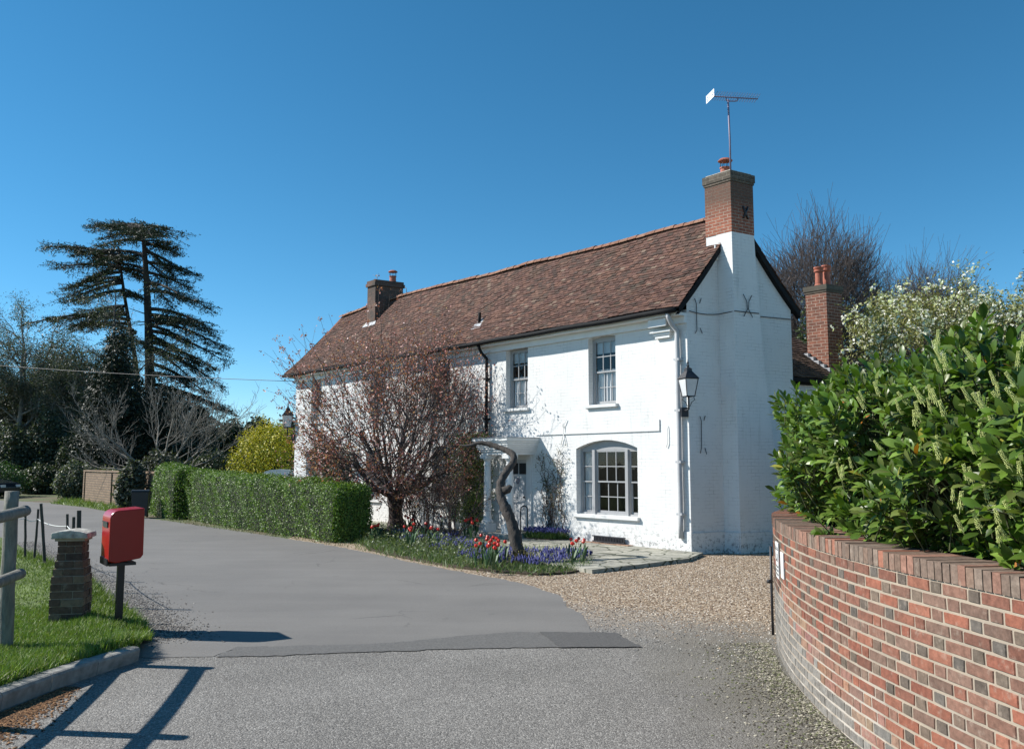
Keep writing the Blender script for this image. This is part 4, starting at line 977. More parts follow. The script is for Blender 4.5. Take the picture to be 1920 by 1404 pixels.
n = 9000; t = rng.random(n); be = np.array(back_edge[:9]); ti = t*(len(be)-1); k = ti.astype(int); fr = (ti-k)[:, None]; XY = be[k]*(1-fr)+be[np.minimum(k+1, len(be)-1)]*fr
XY = XY+np.stack([np.abs(rng.normal(0, .28, n)), rng.normal(.1, .15, n)], 1)
tag(chips('road_edge_grit', XY, .020, [(.13, .12, .11), (.22, .20, .18), (.07, .065, .06), (.30, .28, .25)], .007), 'crumbled grit along the verge edge of the road', 'grit')
# dirt and leaf debris at the foot of the curved wall
n = 6500; Y = rng.uniform(4.6, 9.8, n); wx = np.interp(Y, [4.4, 5, 5.6, 6.3, 7.3, 8.4, 9.8], [2.64, 2.58, 2.5, 2.46, 2.52, 2.62, 2.9]); X = wx-.02-np.abs(rng.normal(0, .28, n))*rng.uniform(.2, 1.6, n)
tag(chips('wall_foot_debris', np.stack([X, Y], 1), .020, [(.15, .135, .10), (.25, .23, .17), (.08, .07, .055), (.36, .33, .26), (.12, .13, .06)], .004, flat=.4), 'twigs and dead leaves along the foot of the curved wall', 'debris')
# ------------------------------------------------------------------ curved brick wall
WP = [(2.80, 2.6), (2.70, 3.6), (2.64, 4.4), (2.57, 5.0), (2.50, 5.6), (2.46, 6.3), (2.48, 7.0), (2.54, 7.7), (2.64, 8.4), (2.76, 9.0), (2.90, 9.6), (3.08, 10.2), (3.34, 10.8), (3.75, 11.35), (4.3, 11.75), (5.0, 12.0), (6.0, 12.1)]
def smooth_path(P, n, it=30):
    P = np.array(P, float); c = np.r_[0, np.cumsum(np.linalg.norm(np.diff(P, axis=0), axis=1))]; t = np.linspace(0, c[-1], n)
    Q = np.stack([np.interp(t, c, P[:, k]) for k in range(P.shape[1])], 1)
    for _ in range(it): Q[1:-1] = Q[1:-1]*.5+(Q[:-2]+Q[2:])*.25
    return Q
wq = smooth_path(WP, 260); wc = np.r_[0, np.cumsum(np.linalg.norm(np.diff(wq, axis=0), axis=1))]; WLEN = wc[-1]
def wpt(u, out, z):
    x = np.interp(u, wc, wq[:, 0]); y = np.interp(u, wc, wq[:, 1]); e = .05
    tx = np.interp(u+e, wc, wq[:, 0])-np.interp(u-e, wc, wq[:, 0]); ty = np.interp(u+e, wc, wq[:, 1])-np.interp(u-e, wc, wq[:, 1]); l = hypot(tx, ty)+1e-9
    return np.array((x-ty/l*out, y+tx/l*out, z))
gw = thing('curved_brick_wall', 'curved red and grey brick garden wall with brick on edge coping below the laurel', 'wall', wpt(0, 0, 0))
gw0 = wpt(0, 0, 0); WT = lambda u, o_, z: tuple(wpt(u, o_, z)-gw0)
HC, TH = 1.30, .34; CH = .0835
b = MB(WT); n = 150
for k in range(n):
    u0, u1 = WLEN*k/n, WLEN*(k+1)/n
    b.poly([(u1, 0, -.02), (u0, 0, -.02), (u0, 0, HC+.10), (u1, 0, HC+.10)]); b.poly([(u0, -TH, -.02), (u1, -TH, -.02), (u1, -TH, HC+.1), (u0, -TH, HC+.1)])
    b.poly([(u0, 0, HC+.1), (u0, -TH, HC+.1), (u1, -TH, HC+.1), (u1, 0, HC+.1)])
b.poly([(0, 0, 0), (0, -TH, 0), (0, -TH, HC+.1), (0, 0, HC+.1)]); b.poly([(WLEN, 0, 0), (WLEN, 0, HC+.1), (WLEN, -TH, HC+.1), (WLEN, -TH, 0)])
b.build('mortar_core', M['mortar'], gw)
RED = [(.27, .09, .055), (.31, .105, .062), (.25, .10, .065), (.26, .13, .09), (.22, .085, .055), (.22, .13, .095), (.34, .13, .08)]; GREY = [(.15, .115, .085), (.18, .13, .095), (.13, .10, .078), (.13, .112, .095), (.22, .145, .105), (.23, .125, .09)]; PINK = [(.33, .165, .11), (.37, .20, .14), (.30, .155, .11), (.33, .19, .14)]
b = MB(WT); r = random.Random(12)
def brick(u0, u1, z0, z1, col, p=.006):
    j = lambda a: r.uniform(-a, a)
    c = [(u0+j(.003), z0+j(.0025)), (u1+j(.003), z0+j(.0025)), (u1+j(.003), z1+j(.0025)), (u0+j(.003), z1+j(.0025))]
    pp = max(p, .006)+j(.0015); um = [(u0+u1)/2]
    i = [(c[0][0]+.005, c[0][1]+.004), (c[1][0]-.005, c[1][1]+.004), (c[2][0]-.005, c[2][1]-.004), (c[3][0]+.005, c[3][1]-.004)]
    b.poly([(i[1][0], pp, i[1][1]), (i[0][0], pp, i[0][1]), (i[3][0], pp+j(.002), i[3][1]), (i[2][0], pp+j(.002), i[2][1])], col=col)
    for a in range(4):
        q = (a+1) % 4; b.poly([(c[q][0], -.001, c[q][1]), (c[a][0], -.001, c[a][1]), (i[a][0], pp, i[a][1]), (i[q][0], pp, i[q][1])], col=tuple(x*.92 for x in col))
rows = 16; CHX = HC/rows; J = .015
umid = lambda u: np.interp(u, wc, wq[:, 1])   # distance along: y
for rw in range(rows):
    z0 = rw*CHX+J/2; z1 = (rw+1)*CHX-J/2; u = -.19*(rw % 2)-r.uniform(0, .02); k = 0
    while u < WLEN-.05:
        st = (k % 2 == 0); L = .245 if st else .118; L += r.uniform(-.006, .006)
        a, e = max(u, 0.0), min(u+L-J, WLEN)
        if e-a > .04:
            y = float(umid(a)); x = z0/HC
            # old eroded pinkish zone low and far along the curve, limewash at the foot
            lim = .10+.55*min(1, max(0, (y-5.3)/3.2))
            col = random.Random(rw*977+k).choice(RED if (st if r.random() < .80 else True) else GREY); f = r.uniform(.8, 1.2); col = tuple(c_*f for c_ in col); pr = .006
            if y > 5.2 and x < lim+r.uniform(-.05, .05): col = tuple(c_*r.uniform(.9, 1.1) for c_ in r.choice(PINK)); pr = .003
            gl = .10+.42*min(1, max(0, (y-6.2)/2.6))
            if y > 4.5 and x < gl+r.uniform(-.10, .06): g_ = r.uniform(.20, .31); col = (g_, g_*.93, g_*.83); pr = .002
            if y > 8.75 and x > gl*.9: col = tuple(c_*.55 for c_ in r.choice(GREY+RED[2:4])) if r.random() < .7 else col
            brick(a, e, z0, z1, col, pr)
        u += L; k += 1
b.build('brickwork', M['brick_v'], gw)
b = MB(WT); u = 0; r = random.Random(5)
COP = [(.25, .16, .115), (.30, .185, .135), (.21, .145, .11), (.33, .17, .12), (.27, .20, .155)]
while u < WLEN-.08:
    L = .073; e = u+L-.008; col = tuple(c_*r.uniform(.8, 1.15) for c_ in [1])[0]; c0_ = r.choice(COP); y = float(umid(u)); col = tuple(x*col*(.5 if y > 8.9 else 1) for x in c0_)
    if r.random() < .05: col = (.40, .16, .10)
    h = r.uniform(-.004, .004); pr = .012+r.uniform(-.003, .003); zt = HC+.115+h
    b.box(u, e, -TH-.01, pr, HC+.006, zt, col=col, skip='b')
    u += L
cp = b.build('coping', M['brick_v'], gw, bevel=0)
# house number plates on the end of the wall
def plate(label, u, z0, z1, w, rows_, name='sign_plate'):
    o = thing(name, label, 'sign', wpt(u, .02, z0)); base = wpt(u, .02, z0); b = MB(lambda a, c, z: tuple(wpt(a, c, z)-base)); b.box(u-w/2, u+w/2, .010, .020, z0, z1); pl = b.build('plate', M['signwhite'], o)
    for (zc, hh, n_) in rows_:
        lb = MB(lambda a, c, z: tuple(wpt(a, c, z)-base)); lb.box(u-w*.3, u+w*.3, .0201, .0205, zc-hh/2-.006, zc-hh/2)
        for k in range(n_):
            a = u-w/2+w*(k+.3)/(n_+.1); lb.box(a, a+w/(n_+.1)*.28, .0201, .0215, zc-hh/2, zc+hh/2); lb.box(a+w/(n_+.1)*.28, a+w/(n_+.1)*.55, .0201, .0215, zc-hh/2, zc-hh/4)
        lb.build('lettering', M['signblack'], pl)
us = float(np.interp(8.93, wq[:, 1], wc)); us2 = float(np.interp(8.50, wq[:, 1], wc))
plate('tall narrow white notice plate with black marks on the end of the curved wall', us, .83, 1.19, .26, [(1.13, .03, 3), (1.04, .08, 1), (.95, .02, 4), (.91, .02, 4), (.87, .02, 4)])
plate('shorter plain white plate fixed lower on the curved brick wall', us2, .88, 1.13, .20, [])
gp_ = wpt(float(np.interp(10.25, wq[:, 1], wc)), .05, 0); g_ = thing('gate_post', 'thin black iron gate stop post against the far end of the curved brick wall', 'post', gp_)
tube_obj('post', [(0, 0, 0), (0, 0, .5), (.004, 0, 1.02)], .016, M['iron'], g_, 8); tube_obj('latch', [(0, -.005, .62), (-.02, -.04, .62), (-.06, -.05, .62)], .022, M['iron'], g_, 8)
# ------------------------------------------------------------------ laurel hedge above the wall
def laurel():
    o = thing('laurel_hedge', 'large glossy cherry laurel hedge with pale flower spikes above the curved brick wall', 'hedge', (4.4, 7.2, 0)); B0 = np.array((4.4, 7.2, 0)); rs = random.Random(3)
    # hedge as a field of shoots; inner edge follows the wall path
    def edge_x(y): return np.interp(y, [2.5, 3.5, 4.5, 5.5, 6.5, 7.5, 8.5, 9.3, 10, 10.7], [3.0, 2.98, 2.92, 2.86, 2.84, 2.90, 3.06, 3.26, 3.55, 4.2])
    shoots = []; 
    def top(x, y): return float(EYE-.20+.07*sin(x*2.1+1)*sin(y*1.7)+.07*sin(y*4.3+x*3)+y/FPX*np.interp(960+FPX*x/y, [1450, 1480, 1570, 1600, 1700, 1760, 1830, 1850, 1880, 1920, 2200], [85, 108, 138, 160, 178, 205, 245, 250, 215, 215, 230]))
    for _ in range(1750):  # front face
        y = rs.uniform(2.6, 10.6); z = rs.uniform(1.36, 2.9); x = float(edge_x(y))+.10*sin(y*5+z*4)+.12*sin(z*7+y*2)-.10*sin((z-1.3)*1.9)+rs.uniform(-.06, .20)
        if z > top(x, y): continue
        d = np.array((-.75+rs.gauss(0, .35), -.35+rs.gauss(0, .35), .75+rs.gauss(0, .3))); shoots.append((np.array((x, y, z)), d))
    for _ in range(1500):  # top
        y = rs.uniform(2.6, 10.9); x = float(edge_x(y))+rs.random()**1.4*3.2; z = top(x, y)+rs.uniform(-.25, .08)
        d = np.array((-.25+rs.gauss(0, .25), -.1+rs.gauss(0, .3), 1.)); shoots.append((np.array((x, y, z)), d))
    for _ in range(700):   # far end face
        x = rs.uniform(3.3, 6.8); y = float(10.6+.25*sin(x*3)+rs.uniform(-.3, .1)); z = rs.uniform(1.3, 2.7); d = np.array((-.4+rs.gauss(0, .35), .5+rs.gauss(0, .35), .7)); shoots.append((np.array((x, y, z)), d))
    for (px, py, Y) in ((1833, 612, 6.3), (1842, 640, 6.2), (1905, 655, 5.2), (1575, 700, 8.2), (1700, 690, 7.4), (1590, 705, 8.0), (1645, 700, 7.7), (1760, 668, 6.8), (1478, 752, 9.6), (1500, 742, 9.5), (1800, 650, 6.5), (1745, 680, 7), (1880, 700, 5.6)):
        p = W(px, py, Y); 
        for k in range(6): shoots.append((p+np.array((rs.uniform(-.05, .05), rs.uniform(-.05, .05), -.10*k-.05)), np.array((rs.gauss(0, .12), rs.gauss(0, .12), 1.))))
    for (py_, pz_) in ((10.1, 1.9), (9.9, 2.2), (10.0, 2.5), (10.2, 1.55), (9.8, 1.75), (9.9, 2.35)):
        for k in range(5): shoots.append((np.array((3.38+rs.uniform(-.08, .1), py_+rs.uniform(-.1, .1), pz_+rs.uniform(-.1, .1))), np.array((-.8, .1, .6))))
    LV = [(0, 0, 0), (.10, .12, .035), (0, .13, 0), (-.10, .12, .035), (.205, .42, .06), (0, .43, .015), (-.205, .42, .06), (.19, .70, .03), (0, .72, -.02), (-.19, .70, .03), (0, 1, -.10)]
    LF = [(0, 1, 2, 2), (0, 2, 3, 3), (2, 1, 4, 5), (3, 2, 5, 6), (5, 4, 7, 8), (6, 5, 8, 9), (8, 7, 10, 10), (9, 8, 10, 10)]
    LF = [f for f in LF]
    Ts = []; Ds = []; Rl = []; Sz = []; St = []
    for p, d in shoots:
        d = d/np.linalg.norm(d); n = rs.randint(7, 9); L = rs.uniform(.10, .20); St.append((*(p-d*.25), .006, *(p+d*L), .004))
        a0 = rs.uniform(0, 6.28)
        u = np.cross(d, (0.3, .2, 1)); u /= np.linalg.norm(u); w = np.cross(d, u)
        for k in range(n):
            f = k/n; an = a0+k*2.4; rad = cos(an)*u+sin(an)*w; out = rad*(1-.55*f)+d*(.35+.9*f)+np.array((rs.gauss(0, .12), rs.gauss(0, .12), rs.gauss(0, .12)-.08)); out /= np.linalg.norm(out)
            nr = d*(1-.6*f)-out*np.dot(out, d)*(1-.6*f)-rad*.55*f+np.array((0, 0, .35)); nr -= out*np.dot(nr, out); nr /= np.linalg.norm(nr)
            Ts.append(p+d*L*f+rad*.006); Ds.append((out, nr)); Sz.append(rs.uniform(.07, .145))
    Ts = np.array(Ts); Y_ = np.array([a for a, _ in Ds]); Z_ = np.array([a for _, a in Ds]); X_ = np.cross(Y_, Z_); R = np.stack([X_, Y_, Z_], 2)
    Sz = np.array(Sz); V, F = inst(LV, LF, R, Sz, Ts-B0)
    base = np.array([(.085, .155, .021), (.07, .125, .02), (.105, .175, .027), (.15, .225, .042), (.055, .10, .018), (.12, .15, .04)]); c = base[rng.integers(0, 6, len(Ts))]*rng.uniform(.65, 1.4, (len(Ts), 1))
    yel = rng.random(len(Ts)); c[yel < .012] = (.32, .30, .05); c[yel < .003] = (.40, .16, .03)
    link_mesh('leaves', V, F, M['laurel'], o, col=c, smooth=True)
    for _ in range(260):
        y = rs.uniform(3, 10.3); x = float(edge_x(y))+rs.uniform(.3, 1.5); z = rs.uniform(1.5, 2.5); a = np.array((x+.4, y+.1, .2)); e = np.array((x, y, z)); m = (a+e)/2+np.array((rs.uniform(-.2, .2), rs.uniform(-.2, .2), 0)); St += [(*a, .018, *m, .014), (*m, .014, *e, .007)]
    segs_mesh('stem', St, barkmat('laurel stem', (.09, .10, .04)), o, 4, off=B0)
    # dim inner body of dense twigs so one does not see straight through
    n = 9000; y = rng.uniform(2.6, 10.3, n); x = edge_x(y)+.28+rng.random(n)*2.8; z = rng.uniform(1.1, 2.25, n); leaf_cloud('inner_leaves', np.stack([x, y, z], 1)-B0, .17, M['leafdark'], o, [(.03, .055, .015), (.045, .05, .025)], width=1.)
    # flower spikes: small buds round a stalk
    bv = [(1, 0, 0), (0, 1, 0), (-1, 0, 0), (0, -1, 0), (0, 0, 1), (0, 0, -1)]; bf = [(0, 1, 4, 4), (1, 2, 4, 4), (2, 3, 4, 4), (3, 0, 4, 4), (1, 0, 5, 5), (2, 1, 5, 5), (3, 2, 5, 5), (0, 3, 5, 5)]
    n = 75; t = np.linspace(0, 1, n); an = t*75; rr = .017*(1-.45*t); P = np.stack([rr*np.cos(an), rr*np.sin(an), .03+.125*t], 1); V, F = inst(bv, bf, basis(rand_dirs(n), rng.uniform(0, 6, n)), rng.uniform(.0034, .0058, n), P)
    V2, F2 = tube([(0, 0, 0), (0, 0, .155)], .0022, 4)
    nb = len(V); Fq = F.tolist()+[[i+nb for i in f] for f in F2]
    spike = link_mesh('flower_spike', np.vstack([V, np.array(V2)]), Fq, simple('cream green buds', (.52, .56, .20), .6, 30, .15, 0), o)
    spots = []
    for _ in range(74):
        y = 4.2+abs(rs.gauss(0, 1.1)); y = min(y, 9.2); z = rs.uniform(1.5, 2.75)-(0 if y > 5 else .1); x = float(edge_x(y))-.10+rs.uniform(-.10, .02)-.1*sin((z-1.3)*1.9); spots.append((x, y, z))
    for i, s_ in enumerate(spots):
        q = spike if i == 0 else spike.copy()
        if i: COL.objects.link(q); q.parent = o
        q.location = np.array(s_)-B0; q.rotation_euler = (rs.uniform(-.35, .35), rs.uniform(-.6, .05), 0); k = rs.uniform(.6, .95); q.scale = (k, k, k)
laurel()
# ------------------------------------------------------------------ clipped hedges
def clipped(name, label, path, w, h0, h1, n, cols, size=.05, seed=1, round_r=.42):
    """hedge following a ground path (front edge), extruded backwards by w, rounded top"""
    path = np.array(path, float); base = np.array((*path.mean(0), 0)); o = thing(name, label, 'hedge', base)
    c = np.r_[0, np.cumsum(np.linalg.norm(np.diff(path, axis=0), axis=1))]; L = c[-1]
    d = (path[-1]-path[0])/np.linalg.norm(path[-1]-path[0]); nr = np.array((-d[1], d[0])); 
    if nr[1] < 0: nr = -nr
    # profile points on a rounded box surface
    def surf(u, a):  # a in 0..1 around profile: front bottom -> top -> back bottom
        hh = h0+(h1-h0)*u/L; per = 2*hh+w; s_ = a*per
        x = np.where(s_ < hh, 0, np.where(s_ < hh+w, s_-hh, w)); z = np.where(s_ < hh, s_, np.where(s_ < hh+w, hh, per-s_))
        R = round_r; cx = np.clip(x, R, w-R); cz = np.minimum(z, hh-R); vx, vz = x-cx, z-cz; l = np.hypot(vx, vz)+1e-6; m = (l > 1e-4) & (z > hh-R)
        f = np.minimum(1, R/l); x2 = np.where(m, cx+vx*f, x); z2 = np.where(m, cz+vz*f, z)
        return x2, z2, np.where(m, vx/l, np.where(x <= 0, -1., np.where(x >= w, 1., 0.))), np.where(m, vz/l, np.where((x > 0) & (x < w), 1., 0.))
    def place(u, x, z): 
        px = np.interp(u, c, path[:, 0])+nr[0]*x; py = np.interp(u, c, path[:, 1])+nr[1]*x; return np.stack([px, py, z], 1)-base
    nm = int(n*.80); u = rng.uniform(0, L, nm); a = rng.random(nm); hh_ = h0+(h1-h0)*u/L; x, z, nx_, nz_ = surf(u, a)
    # round the two ends
    er = .35; eu = np.where(u < er, (er-u)/er, np.where(u > L-er, (u-L+er)/er, 0)); x = x+(w/2-x)*.34*eu**2; z = z-.30*eu**2*(z/hh_)**2
    P = place(u, x, z); N = np.stack([nr[0]*nx_, nr[1]*nx_, nz_], 1)
    P += N*(rng.normal(0, .025, nm)+.05*np.sin(u*2.1+z*3)+.045*np.sin(u*5.7+1.3*z*4)-np.abs(rng.normal(0, .04, nm)))[:, None]
    ne = n-nm; x = rng.uniform(0.1, w-.1, ne); z = rng.random(ne)*np.where(np.arange(ne) % 2, h0, h1)*.97; u = np.where(np.arange(ne) % 2, 0.0, L)
    k = np.abs(x/w-.5)*2; topf = np.clip((z-(np.where(np.arange(ne) % 2, h0, h1)-.3))/.3, 0, 1); ins_ = .30*k**3+.34*topf**2; u = np.where(np.arange(ne) % 2, ins_, L-ins_)
    P2 = place(u, x, z)+rng.normal(0, .035, (ne, 3)); N2 = np.where((np.arange(ne) % 2)[:, None], np.array([[-d[0], -d[1], .1]]), np.array([[d[0], d[1], .1]]))
    P = np.vstack([P, P2]); N = np.vstack([N, N2]); m = P[:, 2] > .01; P, N = P[m], N[m]
    leaf_cloud('leaves', P, size, M['leaf'], o, cols, up=.1, nrm=N, nmix=.5, width=1.1)
    # woody body just inside
    b = MB(); nn = 24
    for i in range(nn):
        u0, u1 = .25+(L-.5)*i/nn, .25+(L-.5)*(i+1)/nn; pr = [(.13, .0), (.13, .7), (.30, .97), (w-.30, .97), (w-.13, .7), (w-.13, 0)]
        for (x0, z0), (x1, z1) in zip(pr[:-1], pr[1:]):
            q = []
            for (uu, xx, zz) in ((u0, x0, z0), (u1, x0, z0), (u1, x1, z1), (u0, x1, z1)):
                hh = h0+(h1-h0)*uu/L-.10; q.append(place(np.array([uu]), np.array([xx]), np.array([hh*zz]))[0])
            b.poly(q)
        if i in (0, nn-1):
            uu = u0 if i == 0 else u1; hh = h0+(h1-h0)*uu/L-.10; b.poly([place(np.array([uu]), np.array([xx]), np.array([hh*zz]))[0] for xx, zz in pr])
    b.build('woody_core', simple('hedge twigs', (.022, .028, .012), .95, 20, .4, .5), o)
    return o
HG = [(.11, .19, .026), (.085, .155, .024), (.15, .24, .038), (.19, .27, .06), (.055, .10, .02)]
clipped('clipped_hedge', 'long clipped green hedge with square end beside the road in front of the white house', [at(326, 970)[:2], at(450, 992)[:2], at(560, 1008)[:2], at(622, 1019)[:2]], 1.25, 1.74, 1.50, 62000, HG, .05)
hb = at(282, 962); clipped('clipped_hedge', 'small dome topped clipped hedge beside the black wheelie bin', [at(279, 966)[:2], at(320, 974)[:2]], 1.1, 1.95, 1.90, 15000, HG, .055, round_r=.45)
# ------------------------------------------------------------------ cherry tree in front of the house
def tree(name, label, cat, base, P, L, r, S_extra=None, bark=None, seed=1, leafn=0, leafsize=.06, cols=None, leafm=None, spread=.05, d0=(0, 0, 1), group=None, k=4, width=1., up=.2):
    rs = random.Random(seed); o = thing(name, label, cat, base, group); S = list(S_extra or []); tips = []
    if P: grow((0, 0, 0), d0, L, r, 0, P, S, tips, rs)
    big = [s for s in S if s[3] > .03]; small = [s for s in S if s[3] <= .03]
    if big: segs_mesh('trunk', big, bark, o, 8)
    if small: segs_mesh('branches', small, bark, o, k)
    if leafn: leaf_cloud('leaves', bunch(tips, leafn, spread), leafsize, leafm or M['leaf'], o, cols, up=up, width=width)
    return o, tips
cb_ = np.array(at(741, 995, .05)); rs = random.Random(21); S = []; tips = []
# short fluted trunk leaning slightly, then seven limbs fanning out
tr = [np.array((0, 0, -.05)), np.array((0, 0, .35)), np.array((-.02, .03, .75)), np.array((.0, .02, 1.08))]
tc = thing('cherry_tree', 'vase shaped cherry tree with dark limbs and small red brown leaves before the white house', 'tree', cb_)
tube_obj('trunk', smooth_path(tr, 10), [.30, .25, .22, .205, .20, .20, .21, .23, .24, .20], M['bark'], tc, 12, .09)
def Rc(u):   # crown outline of the cherry: wide, rounded, flatter towards the bottom
    return float(np.interp(u[2], [-.2, .1, .35, .6, .85, 1.0], [1.4, 2.4, 3.4, 4.15, 4.8, 5.1]))*(1+.06*sin(u[0]*9+1)*cos(u[1]*7))
fan((0, 0, .95), Rc, (17, 8, 6, 4), S, tips, rs, .14, spread=(.34, .20, .16), cone=1.18, minr=.0055, wig=.05, up=.12, lo=.12)
for (x, y) in ((520, 632), (530, 655), (548, 640), (510, 745), (525, 735), (545, 690), (930, 615), (920, 640), (707, 515), (688, 580), (600, 600), (575, 625)):   # long stray shoots
    e = W(x, y, cb_[1]+rs.uniform(-.4, .4))-cb_; t0 = e*.62+np.array((0, 0, .1)); prev = t0
    for k in range(6): f = (k+1)/6; c = t0+(e-t0)*f+np.array((rs.gauss(0, .03), 0, rs.gauss(0, .03))); S.append((*prev, .013*(1-f)+.005, *c, .012*(1-f)+.004)); prev = c; tips += [(c, e)]*6
segs_mesh('limbs', [s for s in S if s[3] > .022], M['bark'], tc, 6); segs_mesh('twigs', [s for s in S if s[3] <= .022], M['bark'], tc, 3)
print('cherry tips', len(tips), len(S))
leaf_cloud('leaves', bunch(tips, 19000, .05), .066, M['leaf'], tc, [(.40, .12, .10), (.48, .18, .15), (.30, .09, .075), (.52, .26, .23), (.30, .15, .11), (.60, .38, .38)], up=.1, width=1.2)
# ------------------------------------------------------------------ crooked old trunk over the flower bed
c0_ = np.array(at(980, 1052, .08)); ct = thing('crooked_tree', 'gnarled leaning S shaped grey trunk rising from the flower bed to the porch canopy', 'tree', c0_)
pp = [(982, 1062, 0, .19), (975, 1045, 0, .175), (970, 1028, 0, .16), (966, 1008, .05, .15), (962, 990, .1, .145), (957, 972, .15, .14), (948, 953, .25, .13), (939, 935, .35, .115), (937, 920, .45, .10), (938, 905, .55, .098), (944, 892, .65, .096), (954, 878, .8, .092), (963, 866, .95, .088), (965, 855, 1.05, .086), (955, 846, 1.2, .078), (938, 839, 1.35, .07), (920, 833, 1.5, .064), (900, 829, 1.55, .056), (886, 834, 1.6, .045), (874, 837, 1.6, .03), (862, 834, 1.65, .015)]
pts = [W(x, y, c0_[1]+dy)-c0_ for x, y, dy, r_ in pp]; q = smooth_path(np.array([(*p, w_[3]) for p, w_ in zip(pts, pp)]), 70, 3)
for _ in range(1): pass
n = len(q); rad = q[:, 3]*.80*(1+.07*np.sin(np.arange(n)*.7)+.05*np.sin(np.arange(n)*1.9)); V, F = tube(q[:, :3], rad, 18, .16, seed=5)
link_mesh('trunk', V, F, M['barkg'], ct, smooth=True)
kn_ = W(951, 920, c0_[1]+.45)-c0_; multi_tube('branch_stub', [([kn_-np.array((.08, 0, 0)), kn_+np.array((.02, -.02, .03)), kn_+np.array((.07, -.05, .10))], [.10, .075, .05])], M['barkg'], ct, 8, .12)
moss_ = rng.normal(0, 1, (900, 3))*np.array((.13, .10, .07))+np.array((.02, -.12, .10)); leaf_cloud('moss', moss_, .03, M['leaf'], ct, [(.20, .17, .03), (.13, .11, .03), (.10, .08, .03)], up=.8)
xs_ = [(.12, -.05, .0), (.3, -.25, -.02), (.55, -.3, -.06)]; multi_tube('root', [([(0, 0, .1)]+xs_, [.11, .09, .05, .02]), ([(0, 0, .1), (-.2, -.1, 0), (-.4, -.12, -.05)], [.10, .06, .02])], M['barkg'], ct, 8, .1)
# ------------------------------------------------------------------ flower bed
bedp = G((668, 1012), (690, 1031), (740, 1043), (800, 1055), (870, 1067), (950, 1075), (1010, 1079), (1065, 1076), (1108, 1066), (1112, 1054), (1085, 1040), (1040, 1030), (1000, 1030), (960, 1028), (930, 1018), (890, 1006), (830, 1001), (760, 992), (690, 984), (660, 990))
sheet('flower_bed', bedp, .035, M['soil'], .03, thick=.04)
wallbed = G((962, 1015), (990, 1024), (1052, 1022), (1060, 1016), (1056, 1009), (1000, 1003), (975, 1003)); wallbed = [tuple(TW(s, d, 0)[:2]) for s, d in ((4.95, -.02), (4.95, -.55), (4.3, -.6), (3.9, -.45), (3.75, -.02))]
sheet('wall_border', wallbed, .10, M['soil'], .02, thick=.05)
bx = [p[0] for p in bedp]; by = [p[1] for p in bedp]
def bedpts(n, f=None, P=bedp):
    xs = rng.uniform(min(p[0] for p in P), max(p[0] for p in P), n); ys = rng.uniform(min(p[1] for p in P), max(p[1] for p in P), n); m = inside_np(xs, ys, P); return np.stack([xs[m], ys[m]], 1)
Q = bedpts(42000); fe = [bedp[i] for i in range(9)]; de = dist_line(Q[:, 0], Q[:, 1], fe); out = np.where(rng.random(len(Q)) < .3, 1, 0)
Q[:, 0] += -.26*out*rng.random(len(Q)); Q[:, 1] -= .30*out*rng.random(len(Q))
left = Q[:, 0] < -.9
o = blades('ground_cover', Q, np.where(de < .8, .16, .12), .012, [(.075, .14, .035), (.11, .18, .05), (.14, .16, .07), (.055, .10, .03), (.20, .25, .11)], .03-.02*out, lean=.6); tag(o, 'strappy low green foliage edging the flower bed by the road', 'ground cover')
Qi = bedpts(14000); m = (Qi[:, 0] < -.6) & (dist_line(Qi[:, 0], Qi[:, 1], fe) < 1.9); Qi = Qi[m]; P = np.c_[Qi, .10+rng.random(len(Qi))*.22]
o = leaf_cloud('ivy_ground_cover', P, .06, M['leaf'], None, [(.14, .17, .08), (.09, .12, .055), (.20, .23, .13), (.07, .09, .04)], up=.8); tag(o, 'small leaved greyish green cover along the left half of the flower bed', 'ground cover', kind='stuff')
# grape hyacinths: countless
def hyac(name, Q, label, z=.16):
    n = len(Q); bv = [(1, 0, 0), (0, 1, 0), (-1, 0, 0), (0, -1, 0), (.75, 0, .6), (0, .75, .6), (-.75, 0, .6), (0, -.75, .6), (0, 0, 1.2)]
    bf = [(0, 1, 5, 4), (1, 2, 6, 5), (2, 3, 7, 6), (3, 0, 4, 7), (4, 5, 8, 8), (5, 6, 8, 8), (6, 7, 8, 8), (7, 4, 8, 8)]
    D = np.stack([rng.normal(0, .15, n), rng.normal(0, .15, n), np.ones(n)], 1); s = rng.uniform(.8, 1.2, n)
    V, F = inst(bv, bf, basis(D, rng.uniform(0, 6, n)), np.stack([.016*s, .016*s, .055*s], 1), np.c_[Q, z+rng.uniform(-.03, .05, n)])
    c = np.array([(.075, .078, .25), (.10, .105, .32), (.045, .045, .16), (.14, .145, .36)])[rng.integers(0, 4, n)]*rng.uniform(.8, 1.2, (n, 1)); return tag(link_mesh(name, V, F, M['petal'], col=c), label, 'grape hyacinths', kind='stuff')
Q = bedpts(24000); dfe = dist_line(Q[:, 0], Q[:, 1], fe); cl = np.sin(Q[:, 0]*2.6+1)*np.sin(Q[:, 1]*2.1)+.5*np.sin(Q[:, 0]*6)*np.sin(Q[:, 1]*5)
rightq = Q[:, 0] > -1.1; m = np.where(rightq, (dfe > .38) & (dfe < 2.1) & (cl > -.55), (dfe > .9) & (dfe < 2.6) & (cl > -.15)) & (rng.random(len(Q)) < np.where(rightq, .6, .26))
hyac('grape_hyacinths', Q[m], 'dense blue grape hyacinths filling the flower bed round the crooked trunk')
Qw = bedpts(1500, P=wallbed); hyac('wall_border_hyacinths', Qw[rng.random(len(Qw)) < .5], 'blue grape hyacinths in the narrow border against the house wall', .27)
